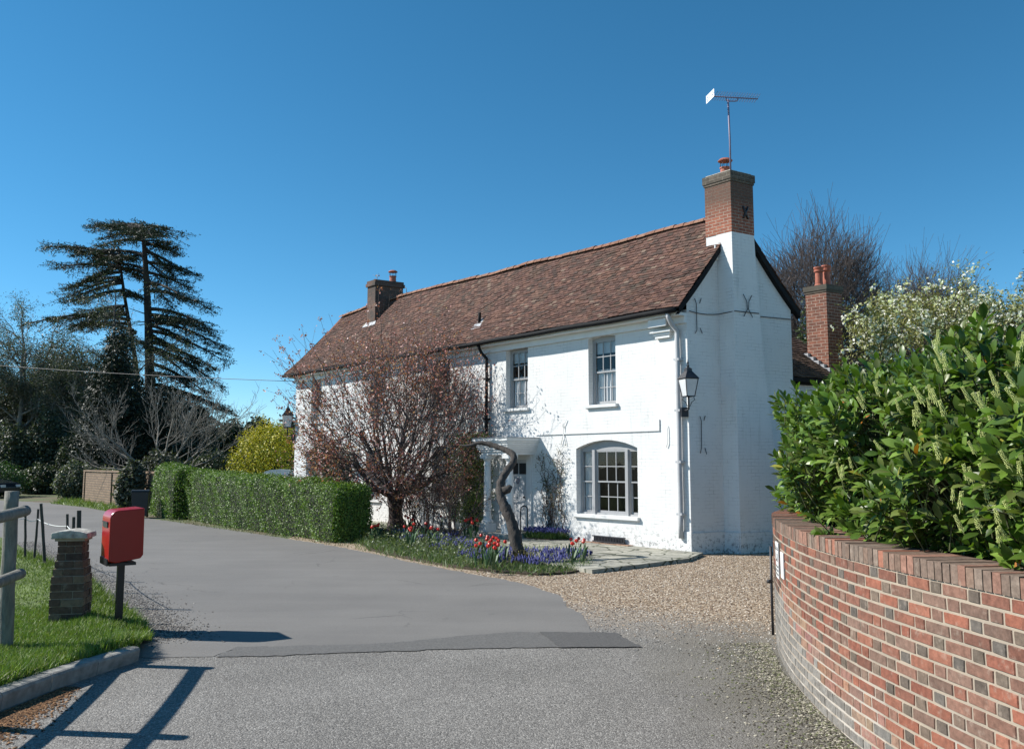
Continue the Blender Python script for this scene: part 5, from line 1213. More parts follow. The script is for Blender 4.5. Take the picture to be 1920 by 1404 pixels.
tag(blades('wall_border_leaves', bedpts(5000, P=wallbed), .17, .012, [(.06, .11, .03), (.09, .15, .04)], np.full(len(bedpts(0, P=wallbed)) or 1, .10)[0], lean=.5), 'green leaves in the narrow border against the house wall', 'ground cover') if False else None
Qb = bedpts(5000, P=wallbed); tag(blades('wall_border_leaves', Qb, .17, .012, [(.06, .11, .03), (.09, .15, .04)], np.full(len(Qb), .10), lean=.5), 'green leaves in the narrow border against the house wall', 'ground cover')
# tulips
def petals():
    mb = MB()
    for k in range(6):
        a = k*pi/3; rr = 1.0 if k % 2 else .88; pr = [(.25, 0), (.85, .30), (1.0, .60), (.80, .95), (.50, 1.25)]; w = [.25, .55, .58, .42, .03]
        for (r0, z0), (r1, z1), w0, w1 in zip(pr[:-1], pr[1:], w[:-1], w[1:]):
            def q(r_, z_, ww): return (rr*r_*cos(a)-ww*sin(a), rr*r_*sin(a)+ww*cos(a), z_)
            mb.poly([q(r0, z0, -w0), q(r0, z0, w0), q(r1, z1, w1), q(r1, z1, -w1)])
    return mb
def make_tulip():
    t = thing('tulip', 'x', 'tulip')
    V, F = tube([(0, 0, 0), (.005, 0, .15), (0, 0, .32)], .005, 5); s_ = link_mesh('stem', V, F, M['tulipgreen'], t, smooth=True)
    mb = petals(); V = np.array(mb.v)*np.array((.034, .034, .052))+np.array((0, 0, .31)); link_mesh('flower', V, mb.f, M['tulipred'], t, smooth=True)
    mb = MB()
    for a in (.3, 2.5, 4.4):
        c, s = cos(a), sin(a); P = [(0, .0, .016), (.05, .12, .022), (.09, .22, .018), (.14, .27, .002)]
        for (r0, z0, w0), (r1, z1, w1) in zip(P[:-1], P[1:]): mb.poly([(r0*c-w0*s, r0*s+w0*c, z0), (r0*c+w0*s, r0*s-w0*c, z0), (r1*c+w1*s, r1*s-w1*c, z1), (r1*c-w1*s, r1*s+w1*c, z1)])
    link_mesh('leaf', mb.v, mb.f, M['tulipgreen'], t)
    return t
M['tulipgreen'] = simple('tulip green', (.05, .11, .035), .5, 10, .15, .1); M['tulipred'] = simple('tulip red', (.66, .035, .018), .4, 10, .12, .05)
proto = make_tulip(); first = True; rs = random.Random(77)
groups = [('red tulip from the left in the clump before the crooked trunk', 'tulips left of the crooked trunk', [(892, 1012), (903, 1003), (893, 1022), (909, 1010), (914, 1016), (917, 1006), (921, 1012), (925, 1018), (926, 1006), (931, 1013), (934, 1021), (938, 1017), (912, 1023), (924, 1026), (946, 1015), (905, 1018), (919, 1020), (929, 1009)], .42),
          ('red tulip from the left at the right end of the bed', 'tulips at the right end of the bed', [(1066, 1010), (1078, 1013), (1085, 1009), (1092, 1015), (1095, 1011), (1072, 1018)], .42),
          ('red tulip from the left in the row left of the cherry trunk', 'tulips left of the cherry trunk', [(696, 986), (702, 985), (708, 984), (713, 981), (699, 988)], .36),
          ('red tulip from the left in the group right of the cherry trunk', 'tulips right of the cherry trunk', [(763, 967), (768, 970), (778, 965), (773, 973), (762, 986), (767, 991), (775, 989), (776, 982), (772, 993)], .45),
          ('red tulip from the left among the bare shrub twigs', 'tulips among the bare twigs', [(806, 990), (810, 988), (822, 991), (795, 981), (826, 967)], .42),
          ('red tulip from the left beside the left porch column', 'tulips beside the left porch column', [(872, 975), (877, 973), (882, 976), (887, 971), (891, 975), (895, 972), (885, 980)], .45)]
for lab, grp, L_, h in groups:
    ORD = ['first', 'second', 'third', 'fourth', 'fifth', 'sixth', 'seventh', 'eighth', 'ninth', 'tenth', 'eleventh', 'twelfth', 'thirteenth', 'fourteenth', 'fifteenth', 'sixteenth', 'seventeenth', 'eighteenth']; L_ = sorted(L_)
    for iq, (x, y) in enumerate(L_):
        p = at(x, y, .10+h*.93); k = rs.uniform(.9, 1.15)
        t_ = proto
        if not first:
            t_ = proto.copy(); COL.objects.link(t_)
            for c_ in list(proto.children): d_ = c_.copy(); COL.objects.link(d_); d_.parent = t_
        first = False
        t_.location = (p[0], p[1], .10); t_.scale = (k, k, h/.37); t_.rotation_euler = (rs.uniform(-.12, .12), rs.uniform(-.12, .12), rs.uniform(0, 6)); t_['label'] = lab.replace('red tulip', '%s red tulip' % ORD[iq]); t_['group'] = grp
# bare twiggy shrub between cherry and porch
RP = dict(seg=[4, 4, 3], wig=[.16, .2, .25], up=[.02, .03, .03], kids=[4, 4], start=[.25, .2], ang=[.6, .7], len=[.6, .55], rad=[.6, .6], taper=.5, minr=.004, leafall=1)
def twiggy(name, label, cat, base, n, L, cols, leafn, seed, bark, spreadxy=.4, group=None, r=.018, leafsize=.035, P=RP):
    rs = random.Random(seed); o = thing(name, label, cat, base, group); S = []; tips = []
    for k in range(n):
        a = rs.uniform(0, 6.28); e = rs.uniform(0, .75); grow((cos(a)*spreadxy*rs.random()*.5, sin(a)*spreadxy*rs.random()*.5, 0), (cos(a)*e, sin(a)*e, 1), L*rs.uniform(.7, 1.15), r, 0, P, S, tips, rs)
    segs_mesh('branches', S, bark, o, 4)
    if leafn: leaf_cloud('leaves', bunch(tips, leafn, .03), leafsize, M['leaf'], o, cols, up=.2, width=1.2)
    return o
TB = barkmat('reddish twigs', (.10, .065, .055))
for i, (x, y, L_, lab) in enumerate(((800, 1000, 1.45, 'bare reddish twiggy shrub right of the cherry trunk'), (850, 1008, 1.5, 'bare reddish twiggy shrub left of the porch column'), (775, 998, 1.1, 'low twiggy shrub close to the cherry trunk'))):
    twiggy('bare_shrub', lab, 'shrub', at(x, y, .08), 11, L_, [(.20, .09, .07), (.16, .14, .06)], 900, 40+i, TB, group='bare shrubs in the flower bed')
# climbers
def climber(name, label, s0, s1, z0, z1, n, stems, cols, size, seed, dense=True, p0=.02, p1=.25):
    o = thing(name, label, 'climbing plant', TW((s0+s1)/2, -.1, .08)); base = TW((s0+s1)/2, -.1, .08); rs = random.Random(seed); S = []; pts = []
    for k in range(stems):
        s = (s0+s1)/2+rs.uniform(-.3, .3)*(s1-s0)*(.4 if dense else 1.5); z = .1; tgt = rs.uniform(s0, s1) if dense else s0+(s1-s0)*(k+.5)/stems; zt = rs.uniform(z0+.4*(z1-z0), z1); m = 14; prev = TW(s, -.06, z)
        for j in range(m):
            f = (j+1)/m; s_ = s+(tgt-s)*f**1.3+rs.gauss(0, .035); z_ = .1+(zt-.1)*f; cur = TW(s_, -rs.uniform(.03, p1*.6), z_); rr = .014*(1-f*.7); S.append((*prev, rr, *cur, rr*.9)); prev = cur; pts.append((cur, f))
            if rs.random() < .8:
                e = cur+A3*rs.uniform(-.28, .28)+np.array((0, 0, rs.uniform(.05, .28)))-B3*rs.uniform(0, .08); S.append((*cur, .005, *e, .003)); pts.append((e, f))
    segs_mesh('stem', S, TB if not dense else M['barkd'], o, 4, off=base)
    if dense:
        s = rng.uniform(s0, s1, n); z = rng.uniform(z0, z1, n); wv = .5+.5*np.sin(s*5+z*3)*np.sin(z*4.1-s*2); ed = np.minimum(1, np.minimum(s-s0, s1-s)/.15+rng.random(n)*.6); m = (rng.random(n) < .45+.55*wv) & (ed > .4)
        P = P1+np.outer(s, A3)-np.outer(p0+p1*rng.random(n)**.7*(.5+.5*wv), B3)+np.outer(z, (0, 0, 1)); P = P[m]
    else:
        t = np.array([p for p, f in pts if f > .25]); P = t[rng.integers(0, len(t), n)]+rng.normal(0, .035, (n, 3))
    leaf_cloud('leaves', P-base, size, M['leaf'], o, cols, nrm=np.tile(-B3+np.array((0, 0, .4)), (len(P), 1)), nmix=.4, width=1.2); return o
GC2 = [(.20, .27, .07), (.28, .33, .10), (.12, .18, .05), (.36, .38, .14)]
climber('climbing_shrub', 'bushy green climber on the wall left of the porch', 6.75, 8.55, .3, 2.85, 9000, 14, GC2, .055, 3, p1=.42)
climber('climbing_shrub', 'darker green climber between the two far ground floor windows', 14.3, 17.0, .1, 2.6, 9000, 10, [(.06, .10, .035), (.09, .13, .05), (.04, .06, .025)], .07, 4, p1=.6)
climber('climbing_rose', 'sparse bare climbing rose on the wall right of the porch', 3.85, 4.85, .7, 2.45, 1300, 11, [(.10, .11, .05), (.13, .08, .05)], .04, 5, dense=False, p1=.16)
# ------------------------------------------------------------------ red post box, brick pier, fence, stakes
bx_ = np.array(at(222, 1163, .15)); pb_ = thing('post_box', 'red pillar mounted post box with rounded top on a black pole in the verge', 'post box', bx_)
sc = bx_[1]/FPX   # metres per source pixel there
ang = radians(35); ux = np.array((cos(ang), sin(ang), 0)); uy = np.array((-sin(ang), cos(ang), 0))
def BT(x, y, z): return tuple(ux*x+uy*y+np.array((0, 0, z)))
zt_ = EYE+(868-950)*sc-.15; zb_ = EYE+(868-1047)*sc-.15
w_ = .185; dp = .24; R_ = .10
# outline in the (x,z) plane: broad side faces us, front of the box is the left (sunny) side with the rounded shoulder
prof = [(-w_+.0, zb_+.02)]+[(-w_+R_-R_*cos(a), zt_-.02-R_+R_*sin(a)) for a in np.linspace(0, pi/2, 9)]+[(w_+.005, zt_), (w_+.01, zb_+.08), (w_-.02, zb_+.04), (-w_+.08, zb_)]
b = MB(BT); b.prism([(p[0], p[1]) for p in prof], -dp, dp, 1); body = b.build('body', M['red'], pb_, bevel=.012)
b = MB(BT); b.prism([(-w_+.004, zb_-.03), (-w_+.004, zb_+.14), (w_-.10, zb_-.035)], -dp-.004, dp+.004, 1)
b = MB(BT); b.box(-w_+.02, w_-.06, -dp+.03, dp-.03, zb_-.035, zb_-.002); b.box(-w_-.012, -w_+.0, -dp+.02, dp-.02, zb_-.03, zb_+.05); b.build('base_bracket', M['black'], pb_)
b = MB(BT); b.box(-w_-.012, -w_-.002, -.14, .14, zt_-.22, zt_-.17); b.box(-w_-.018, -w_-.002, -.15, .15, zt_-.168, zt_-.155); b.build('letter_slot', M['black'], body)
b = MB(BT); b.box(w_+.006, w_+.03, -.05, .05, zt_-.10, zt_-.05); b.build('hinge', M['red'], body)
b = MB(BT); b.box(-.038, .038, -.038, .038, -.2, zb_-.03); b.build('pole', M['black'], pb_)
pr_ = np.array(at(131, 1160, .15)); sp = pr_[1]/FPX; pier = thing('brick_pier', 'small stepped brick pier with weathered slab cap standing in the grass', 'pier', pr_)
a2 = radians(12); PT = lambda x, y, z: (x*cos(a2)-y*sin(a2), x*sin(a2)+y*cos(a2), z); r = random.Random(9)
Htot = (1160-1010)*sp; nco = 11; hc = (Htot-.02)/nco; b = MB(PT); PB = [(.11, .065, .045), (.15, .09, .06), (.22, .15, .10), (.085, .055, .045), (.17, .10, .07)]
mo = MB(PT)
for i in range(nco):
    z0 = i*hc; wd = [.185, .185, .187, .185, .183, .180, .168, .155, .142, .137, .137][i]; wd *= 1.0
    mo.box(-wd+.012, wd-.012, -wd+.012, wd-.012, z0 if i else -.2, z0+hc)
    off = (i % 2)
    for side in range(4):
        rows_ = [(-wd, wd*.30), (wd*.30+.012, wd)] if off else [(-wd, -wd*.30-.012), (-wd*.30, wd)]
        for (x0, x1) in rows_:
            c = tuple(q_*r.uniform(.8, 1.2) for q_ in [1])[0]; cc = r.choice(PB); cc = tuple(q_*c for q_ in cc); e = r.uniform(-.004, .004)
            if side == 0: b.box(x0, x1, -wd+e, -wd+.09, z0+.005, z0+hc-.005, col=cc)
            elif side == 1: b.box(x0, x1, wd-.09, wd+e, z0+.005, z0+hc-.005, col=cc)
            elif side == 2: b.box(-wd+e, -wd+.085, x0+.095 if x0 < -wd+.001 else x0, x1-.095 if x1 > wd-.001 else x1, z0+.005, z0+hc-.005, col=cc)
            else: b.box(wd-.085, wd+e, x0+.095 if x0 < -wd+.001 else x0, x1-.095 if x1 > wd-.001 else x1, z0+.005, z0+hc-.005, col=cc)
mo.build('mortar_core', M['mortar'], pier); b.build('brickwork', M['brick_v'], pier)
b = MB(PT); z = nco*hc
import bmesh
b.prism([(-.205, z), (.205, z), (.20, z+.06), (.11, z+.085), (0, z+.10), (-.12, z+.088), (-.20, z+.07)], -.20, .20, 1); cap_ = b.build('cap', M['capstone'], pier, bevel=.012)
b = MB(PT); b.box(-.165, .165, -.165, .165, z-.03, z-.002, col=(.1, .08, .07)); b.build('cap_bed', M['mortar'], pier)
# post and rail fence
f0 = np.array(at(10, 1212, .15)); f1 = np.array((-4.55, 6.75, .15)); f2 = np.array((-4.45, 4.9, .15)); fence = thing('post_and_rail_fence', 'weathered grey post and rail fence at the left edge of the verge', 'fence', f0)
def lump(p, q, r0, r1, n=9, sd=1):
    rr = random.Random(sd); p, q = np.array(p, float), np.array(q, float); return [p+(q-p)*i/(n-1)+np.array((rr.gauss(0, .003), rr.gauss(0, .003), rr.gauss(0, .003))) for i in range(n)], [(r0+(r1-r0)*i/(n-1))*rr.uniform(.96, 1.04) for i in range(n)]
ptop = W(23, 921, f0[1])-f0
for i, (b0, tp) in enumerate(((f0, ptop), (f1, np.array((.03, .0, 1.5))), (f2, np.array((0, 0, 1.5))))):
    pts, rr = lump(b0-f0+np.array((0, 0, -.3)), b0-f0+tp, .072, .066, 12, i+3); tube_obj('post', pts, rr, M['oldwood'], fence, 12)
for zz in (1.32, .74):
    st_ = W(45 if zz > 1 else 36, 958 if zz > 1 else 1076, f0[1]-.05)-f0; e_ = f1-f0+np.array((.08, 0, zz-.02)); e2 = f2-f0+np.array((.08, 0, zz))
    st_[0] += .0; e_[0] += .0
    dirv = (e_-st_); pts, rr = lump(st_-dirv*.03, e2*1.0, .055, .06, 12, int(zz*9)); pts = smooth_path([st_-dirv*.02, e_, e2], 14); tube_obj('rail', pts, rr[:1]*14, M['oldwood'], fence, 10, .03)
# stakes round the verge edge, each its own thing
cot = 1/math.tan(SUN_EL)
stk = []   # (base x,y , height, lean)
def pixstake(xb, yb, xt, yt): 
    p = np.array(at(xb, yb, .10)); t = W(xt, yt, p[1]); return p, t-p
ST = [(pixstake(47, 1050, 47.5, 952), 'thin upright dark stake nearest the fence post', .022), (pixstake(64, 1049, 72, 954), 'dark stake leaning right to cross its neighbour', .022), (pixstake(84, 1060, 77, 944), 'taller dark stake leaning left across its neighbour', .027), (pixstake(8, 1015, 9, 950), 'short stake half hidden behind the round fence post', .02)]
def shadowstake(tx, ty, h, rad, lab, lean=(0, 0)):
    t = np.array(at(tx, ty, 0)); base = t[:2]-np.array((-SUN_TO[0], -SUN_TO[1]))*(h+.1)*cot; ST.append(((np.array((base[0], base[1], .10)), np.array((lean[0], lean[1], h))), lab, rad))
for (xb, yb, xt, yt, lab, rd) in ((126, 1078, 126, 963, 'thinner of the three stakes rising behind the brick pier, leftmost', .022), (138, 1098, 138.5, 969, 'shortest stake, in the middle of the three behind the brick pier', .024), (149, 1125, 148, 956, 'thickest stake, rightmost of the three behind the brick pier', .031), (143, 1152, 142, 1012, 'low stake hidden close behind the brick pier', .02)): ST.append((pixstake(xb, yb, xt, yt), lab, rd))
tops = []
for (p, t), lab, rd in ST:
    s_ = thing('wooden_stake', lab, 'stake', p, 'wooden stakes along the edge of the verge'); pts, rr = lump((0, 0, 0)-t*.1, t, rd*1.05, rd, 7, int(p[0]*70) % 50); V, F = tube(pts, rr, 7, .04); link_mesh('stake_shaft', V, F, M['stake'], s_, smooth=False); tops.append(p+t*.80)
# merge single-part stakes into one mesh each
for o in [o for o in COL.objects if o.name.startswith('stake_shaft')]:
    e_ = o.parent; lb, ct_, gp = e_['label'], e_['category'], e_['group']; loc = e_.location.copy(); nm = e_.name; o.parent = None; bpy.data.objects.remove(e_); o.location = loc; o.name = nm; tag(o, lb, ct_, gp)
seq = [np.array(W(0, 965, 15.9)), tops[0], tops[1], tops[4], tops[6]]
pts = []
for a, c in zip(seq[:-1], seq[1:]):
    for k in range(8): f = k/8; p = a+(c-a)*f; p = p-np.array((0, 0, .05*4*f*(1-f))); pts.append(p)
pts.append(seq[-1]); c00 = np.array(pts[0]); tag(tube_obj('marker_cord', [p-c00 for p in pts], .0075, M['cord'], None, 5), 'white cord strung loosely between the verge stakes', 'cord').location = c00
# ------------------------------------------------------------------ far left: bin, wall, shrubs, verge strip
bb = np.array(at(262, 970)); sb_ = bb[1]/FPX; wb = thing('wheelie_bin', 'black wheelie bin with light lid edge beside the small clipped hedge', 'bin', bb, rz=.35); k = .92
b = MB(); q0 = [(-.25, -.30), (.25, -.30), (.25, .27), (-.25, .27)]; q1 = [(-.29, -.34), (.29, -.34), (.29, .31), (-.29, .31)]
for i in range(4): j = (i+1) % 4; b.poly([(q0[i][0], q0[i][1], .06), (q0[j][0], q0[j][1], .06), (q1[j][0], q1[j][1], k), (q1[i][0], q1[i][1], k)])
b.poly([(*p, .06) for p in q0][::-1]); b.box(-.30, .30, -.35, .32, k, k+.03); b.build('body', M['binplastic'], wb, bevel=.01)
b = MB(); b.prism([(-.36, k+.032), (.36, k+.032), (.34, k+.07), (.1, k+.10), (-.34, k+.085)], -.31, .31, 0); b.T = None; b.build('lid', M['binplastic'], wb, bevel=.01)
b = MB(); b.box(-.33, .33, .325, .40, k-.02, k+.02); b.build('handle', M['binplastic'], wb)
for s_ in (-1, 1):
    V, F = tube([(s_*.20, .28, .10), (s_*.27, .28, .10)], .10, 14); link_mesh('wheel', V, F, M['rubber'], wb)
fw0, fw1 = at(158, 940)[:2], at(262, 955)[:2]; fw = thing('far_brick_wall', 'low buff brick wall with flat coping beyond the black bin', 'wall', (*fw0, 0))
d_ = np.array(fw1)-np.array(fw0); LW = np.linalg.norm(d_); d_ /= LW; FT = lambda u, v, z: (d_[0]*u-d_[1]*v, d_[1]*u+d_[0]*v, z)
b = MB(FT); b.box(0, LW+3, 0, .25, 0, 1.52); b.box(-.25, .0-.002, -.05, .30, 0, 1.55); b.box(5.0, 5.3, -.06, -.002, 0, 1.5); b.build('brickwork', M['farwall'], fw)
b = MB(FT); b.box(-.3, LW+3, -.05, .30, 1.555, 1.64); b.build('coping', M['farwall'], fw)
g0 = G((95, 944), (160, 951), (245, 967), (262, 966), (255, 955), (160, 938), (120, 936)); 
tag(link_mesh('far_verge_ground', [(x, y, .012) for x, y in g0], [list(range(len(g0)))[::-1]], M['grassbase']), kind='structure')
Qv = bedpts(9000, P=g0); tag(blades('far_verge_grass', Qv, .20, .03, [(.13, .19, .04), (.17, .21, .06), (.09, .14, .03)], np.full(len(Qv), 0.), lean=.5), 'rough bright grass strip below the far buff wall', 'grass')
hf = G((300, 975), (326, 979), (450, 998), (560, 1012), (668, 1030), (660, 1012), (560, 1000), (450, 984), (326, 966)); Qh = bedpts(9000, P=hf)
tag(blades('hedge_foot_weeds', Qh, .09, .016, [(.11, .13, .05), (.07, .10, .03), (.16, .15, .08)], np.full(len(Qh), 0.), lean=.7), 'low weeds and ivy along the foot of the long clipped hedge', 'weeds')
DK = [(.035, .05, .022), (.05, .07, .03), (.028, .038, .02), (.075, .09, .045)]; GY = [(.11, .125, .085), (.06, .075, .045), (.16, .17, .12), (.04, .05, .03)]
def pshrub(x0, x1, yt, yb, Y, lab, n, cols, size=.13, cat='shrub', nm='evergreen_shrub', depth=1.0, mat=None, **kw):
    L_, R2 = W(x0, yb, Y), W(x1, yb, Y); top = W((x0+x1)/2, yt, Y)[2]; cx = (L_[0]+R2[0])/2; w = (R2[0]-L_[0])/2; rs_ = random.Random(x0)
    bl = [(0, 0, top*.5, w, depth*w if depth*w < 3 else 3, top*.52), (-w*.5, -.2, top*.38, w*.6, w*.5, top*.42), (w*.5, -.1, top*.4, w*.6, w*.5, top*.42), (rs_.uniform(-.3, .3)*w, 0, top*.72, w*.6, w*.5, top*.3)]
    return shrub(nm, lab, cat, (cx, Y, 0), bl, n, size, cols, mat=mat, **kw)
pshrub(108, 178, 868, 940, 48.5, 'grey green variegated shrub left of the far buff wall', 7000, GY, .15)
pshrub(222, 270, 868, 935, 36.2, 'dark ivy mass spilling over the far buff wall', 6500, [(.07, .08, .055), (.045, .05, .035), (.11, .12, .085)], .14)
pshrub(255, 345, 850, 960, 43, 'dark shrub rising behind the small clipped hedge', 7000, [(.06, .065, .045), (.04, .045, .03), (.10, .10, .075)], .14)
pshrub(170, 235, 878, 915, 50, 'light olive shrub on top of the far buff wall', 3500, [(.13, .15, .05), (.09, .10, .04)], .13)
pshrub(40, 112, 872, 938, 56, 'dark glossy laurel shrub at the far bend of the road', 6500, DK, .16)
pshrub(-60, 42, 868, 945, 52, 'mid green rounded hedge shrub at the far left edge', 7000, [(.05, .10, .03), (.07, .13, .035), (.035, .065, .02)], .12)
pshrub(78, 100, 868, 885, 58, 'small orange leaved shrub above the road bend', 900, [(.45, .20, .03), (.30, .16, .04)], .12)
pshrub(340, 470, 850, 960, 48, 'dark broad shrub behind the long clipped hedge', 8000, DK, .16)
pshrub(436, 582, 792, 900, 46, 'bright yellow forsythia bush left of the white house', 15000, [(.55, .45, .03), (.45, .40, .04), (.30, .30, .04), (.62, .52, .05)], .11, nm='forsythia_bush', stems=14)
pshrub(536, 572, 872, 900, 36, 'small dark shrub between the hedge and the house corner', 1600, DK, .09)
gw2 = thing('low_white_wall', 'short rounded white rendered wall showing above the long clipped hedge', 'wall', W(524, 900, 38)*[1, 1, 0]); b = MB(); q = (38/FPX); b.prism([(-.65, 0), (-.65, 1.62), (-.4, 1.70), (.0, 1.73), (.5, 1.70), (.65, 1.66), (.65, 0)], -.15, .15, 1); b.build('wall', M['white'], gw2); b = MB(); b.box(-.7, .7, -.2, .2, 1.45, 1.50); b.build('band', M['white'], gw2)
# far dark hedge and tree belt closing the view
r = random.Random(6)
for i, (x0, x1, yt, Y) in enumerate(((300, 420, 800, 95), (380, 470, 792, 98), (450, 520, 786, 96), (490, 600, 790, 99))):
    pshrub(x0, x1, yt, 900, Y, ['dark conifer clump left of the yellow forsythia in the distance', 'dark distant trees directly above the yellow forsythia', 'dark distant tree tops right above the forsythia', 'dark distant trees beside the far house corner'][i], 5000, DK, .5, cat='trees', nm='distant_trees', mat=M['leafdark'])
# ------------------------------------------------------------------ cedar
def cedar():
    Y = 75.0; base = W(283, 905, Y); base[2] = 0; o = thing('cedar_tree', 'tall dark cedar with two trunks and flat layered branches above the left hand trees', 'tree', base); rs = random.Random(5)
    def tr_(name, L_, r0, r1):
        q = smooth_path([W(x, y, Y+dy)-base for x, y, dy in L_], 24); tube_obj(name, q, np.linspace(r0, r1, 24), M['barkd'], o, 10, .05)
    tr_('trunk', [(285, 900, 0), (283, 760, 0), (279, 640, 0), (277, 540, 0), (272, 470, 0), (268, 430, 0)], .60, .16)
    tr_('trunk', [(262, 900, 2), (262, 720, 2), (258, 650, 2), (232, 590, 1.5), (227, 540, 1), (228, 490, 1), (222, 462, .5)], .34, .08)
    br = [ # from, to (tips in photo px), sag
     ((268, 432), (178, 427)), ((268, 434), (304, 427)), ((268, 440), (205, 424)), ((268, 450), (186, 462)), ((270, 455), (330, 478)), ((270, 452), (318, 455)), ((270, 470), (350, 512)), ((272, 480), (200, 476)), ((272, 492), (370, 514)), ((273, 510), (352, 540)), ((274, 515), (208, 505)), ((276, 545), (388, 576)), ((275, 530), (345, 560)), ((270, 440), (286, 445)), ((268, 428), (232, 421)), ((269, 436), (300, 440)),
     ((224, 480), (90, 463)), ((224, 500), (111, 502)), ((225, 470), (140, 478)), ((226, 520), (126, 540)), ((227, 530), (124, 566)), ((228, 545), (150, 565)), ((226, 490), (262, 478)), ((226, 505), (268, 520)), ((228, 540), (268, 560)), ((226, 500), (170, 520)), ((226, 480), (185, 490)), ((226, 510), (150, 530)),
     ((278, 590), (394, 622)), ((279, 600), (416, 650)), ((279, 620), (423, 680)), ((280, 640), (400, 690)), ((281, 650), (415, 725)), ((281, 660), (370, 680)), ((279, 610), (350, 640)), ((280, 680), (385, 735)), ((279, 600), (370, 605)),
     ((240, 590), (45, 609)), ((245, 600), (100, 600)), ((250, 620), (150, 615)), ((232, 575), (165, 590)), ((232, 580), (195, 580)), ((255, 625), (205, 640)), ((255, 640), (300, 660)),
     ((283, 720), (438, 776)), ((283, 730), (410, 765)), ((284, 745), (425, 800)), ((284, 700), (350, 725)), ((283, 760), (400, 800))]
    extra = []
    for (a, b_) in br[::2]:
        for _ in range(1):
            f = rs.uniform(.45, .95); extra.append(((a[0], a[1]+rs.uniform(-12, 14)), (a[0]+(b_[0]-a[0])*f+rs.uniform(-8, 8), b_[1]+rs.uniform(-16, 20))))
    S = []; LP = []; LD = []
    for (a, b_) in br+extra:
        dy = rs.uniform(-5, 5); A_ = W(a[0], a[1], Y)-base; B_ = W(b_[0], b_[1], Y+dy)-base; n = 12; prev = A_; L = np.linalg.norm(B_-A_)
        mid = (A_+B_)/2+np.array((0, 0, .10*L))
        side = np.cross(B_-A_, (0, 0, 1.)); side /= np.linalg.norm(side)
        for i in range(n):
            f = (i+1)/n; c = (1-f)**2*A_+2*f*(1-f)*mid+f*f*B_; rr = .16*(1-f)**.8*min(1, L/5)+.02; S.append((*prev, rr*1.1, *c, rr)); 
            if f > .22:
                for _ in range(3):
                    ln = (.35+.9*sin(pi*min(1, f*1.02)))*rs.uniform(.4, 1.5)*min(1.9, L/3.4); s_ = rs.choice((-1, 1)); dv = (B_-A_)/L; e = c+side*s_*ln*.9+dv*ln*.7+np.array((0, 0, rs.uniform(-.55, .12)*ln)); S.append((*c, .025, *e, .012))
                    m = int(9*ln)+3
                    for k in range(m): g = rs.random()**.8; LP.append(c+(e-c)*g+np.array((rs.gauss(0, .12), rs.gauss(0, .12), rs.gauss(-.05, .06)))); LD.append((0, 0, 1))
            prev = c
        for k in range(18): LP.append(B_+np.array((rs.gauss(0, .18), rs.gauss(0, .12), rs.gauss(0, .07)))); LD.append((0, 0, 1))
    for _ in range(16):
        f = rs.random(); p = W(278, 500+240*f, Y)-base; e = p+np.array((rs.choice((-1, 1))*rs.uniform(.6, 1.6), rs.uniform(-1, 1), rs.uniform(-.2, .8))); S.append((*p, .06, *e, .02))
    segs_mesh('branches', S, M['barkd'], o, 4); LP = np.array(LP)
    LP = np.repeat(LP, 2, 0)+rng.normal(0, .10, (len(LP)*2, 3))*np.array((1.3, 1, .35))
    leaf_cloud('needles', LP, .23, M['leafdark'], o, [(.030, .048, .028), (.045, .065, .035), (.02, .032, .02), (.06, .08, .045)], nrm=np.tile((0, 0, 1.), (len(LP), 1)), nmix=.45, width=.55)
    print('cedar', len(LP))
cedar()
# dark yew
shrub('yew_tree', 'very dark columnar yew below the cedar', 'tree', W(205, 930, 56)*[1, 1, 0], [(0, 0, 3.2, 2.3, 2, 3.4), (-.2, 0, 6.2, 1.6, 1.5, 3.0), (.1, 0, 9.0, .9, .9, 2.2), (1.8, .5, 3.0, 2.0, 1.8, 3.0), (2.6, 1, 5.0, 1.6, 1.5, 2.6)], 26000, .24, [(.018, .026, .014), (.028, .038, .02), (.012, .018, .01)], mat=M['leafdark'], fill=.5, width=.7)
# weeping grey green trees at the left
WPm = dict(seg=[7, 6, 6, 5], wig=[.09, .13, .15, .12], up=[.0, .0, -.06, -.14], kids=[8, 8, 9], start=[.25, .15, .1], ang=[.85, .8, .8], len=[.66, .58, .50], rad=[.55, .5, .4], taper=.45, minr=.013, leafall=2)
for i, (x, Y, L_, sd, lab) in enumerate(((105, 62, 8.2, 5, 'large weeping grey green tree at the left, left of the dark yew'), (15, 60, 7.6, 9, 'weeping grey twigged tree at the far left edge'), (205, 66, 9.0, 14, 'ivy clad weeping tree directly behind the dark yew'), (60, 66, 7.4, 19, 'smaller weeping tree between the two leftmost weeping trees'))):
    tree('weeping_tree', lab, 'tree', W(x, 930, Y)*[1, 1, 0], WPm, L_, .26, None, M['barkp'] if i != 2 else M['barkg'], sd, 26000, .14, [(.06, .075, .045), (.10, .115, .075), (.04, .05, .03), (.15, .16, .12)], M['leaf'], .22, group='weeping trees at the left', width=.6, up=-.2)
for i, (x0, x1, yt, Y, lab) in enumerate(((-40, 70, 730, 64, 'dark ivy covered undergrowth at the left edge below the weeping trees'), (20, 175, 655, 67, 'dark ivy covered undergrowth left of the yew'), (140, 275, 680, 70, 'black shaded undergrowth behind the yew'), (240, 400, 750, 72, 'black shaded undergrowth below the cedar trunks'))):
    pshrub(x0, x1, yt, 935, Y, lab, 22000, [(.03, .042, .02), (.05, .065, .035), (.02, .028, .015), (.10, .115, .08)], .22, cat='undergrowth', nm='undergrowth', mat=M['leafdark'])  # palest leaf colour paints in glints of light
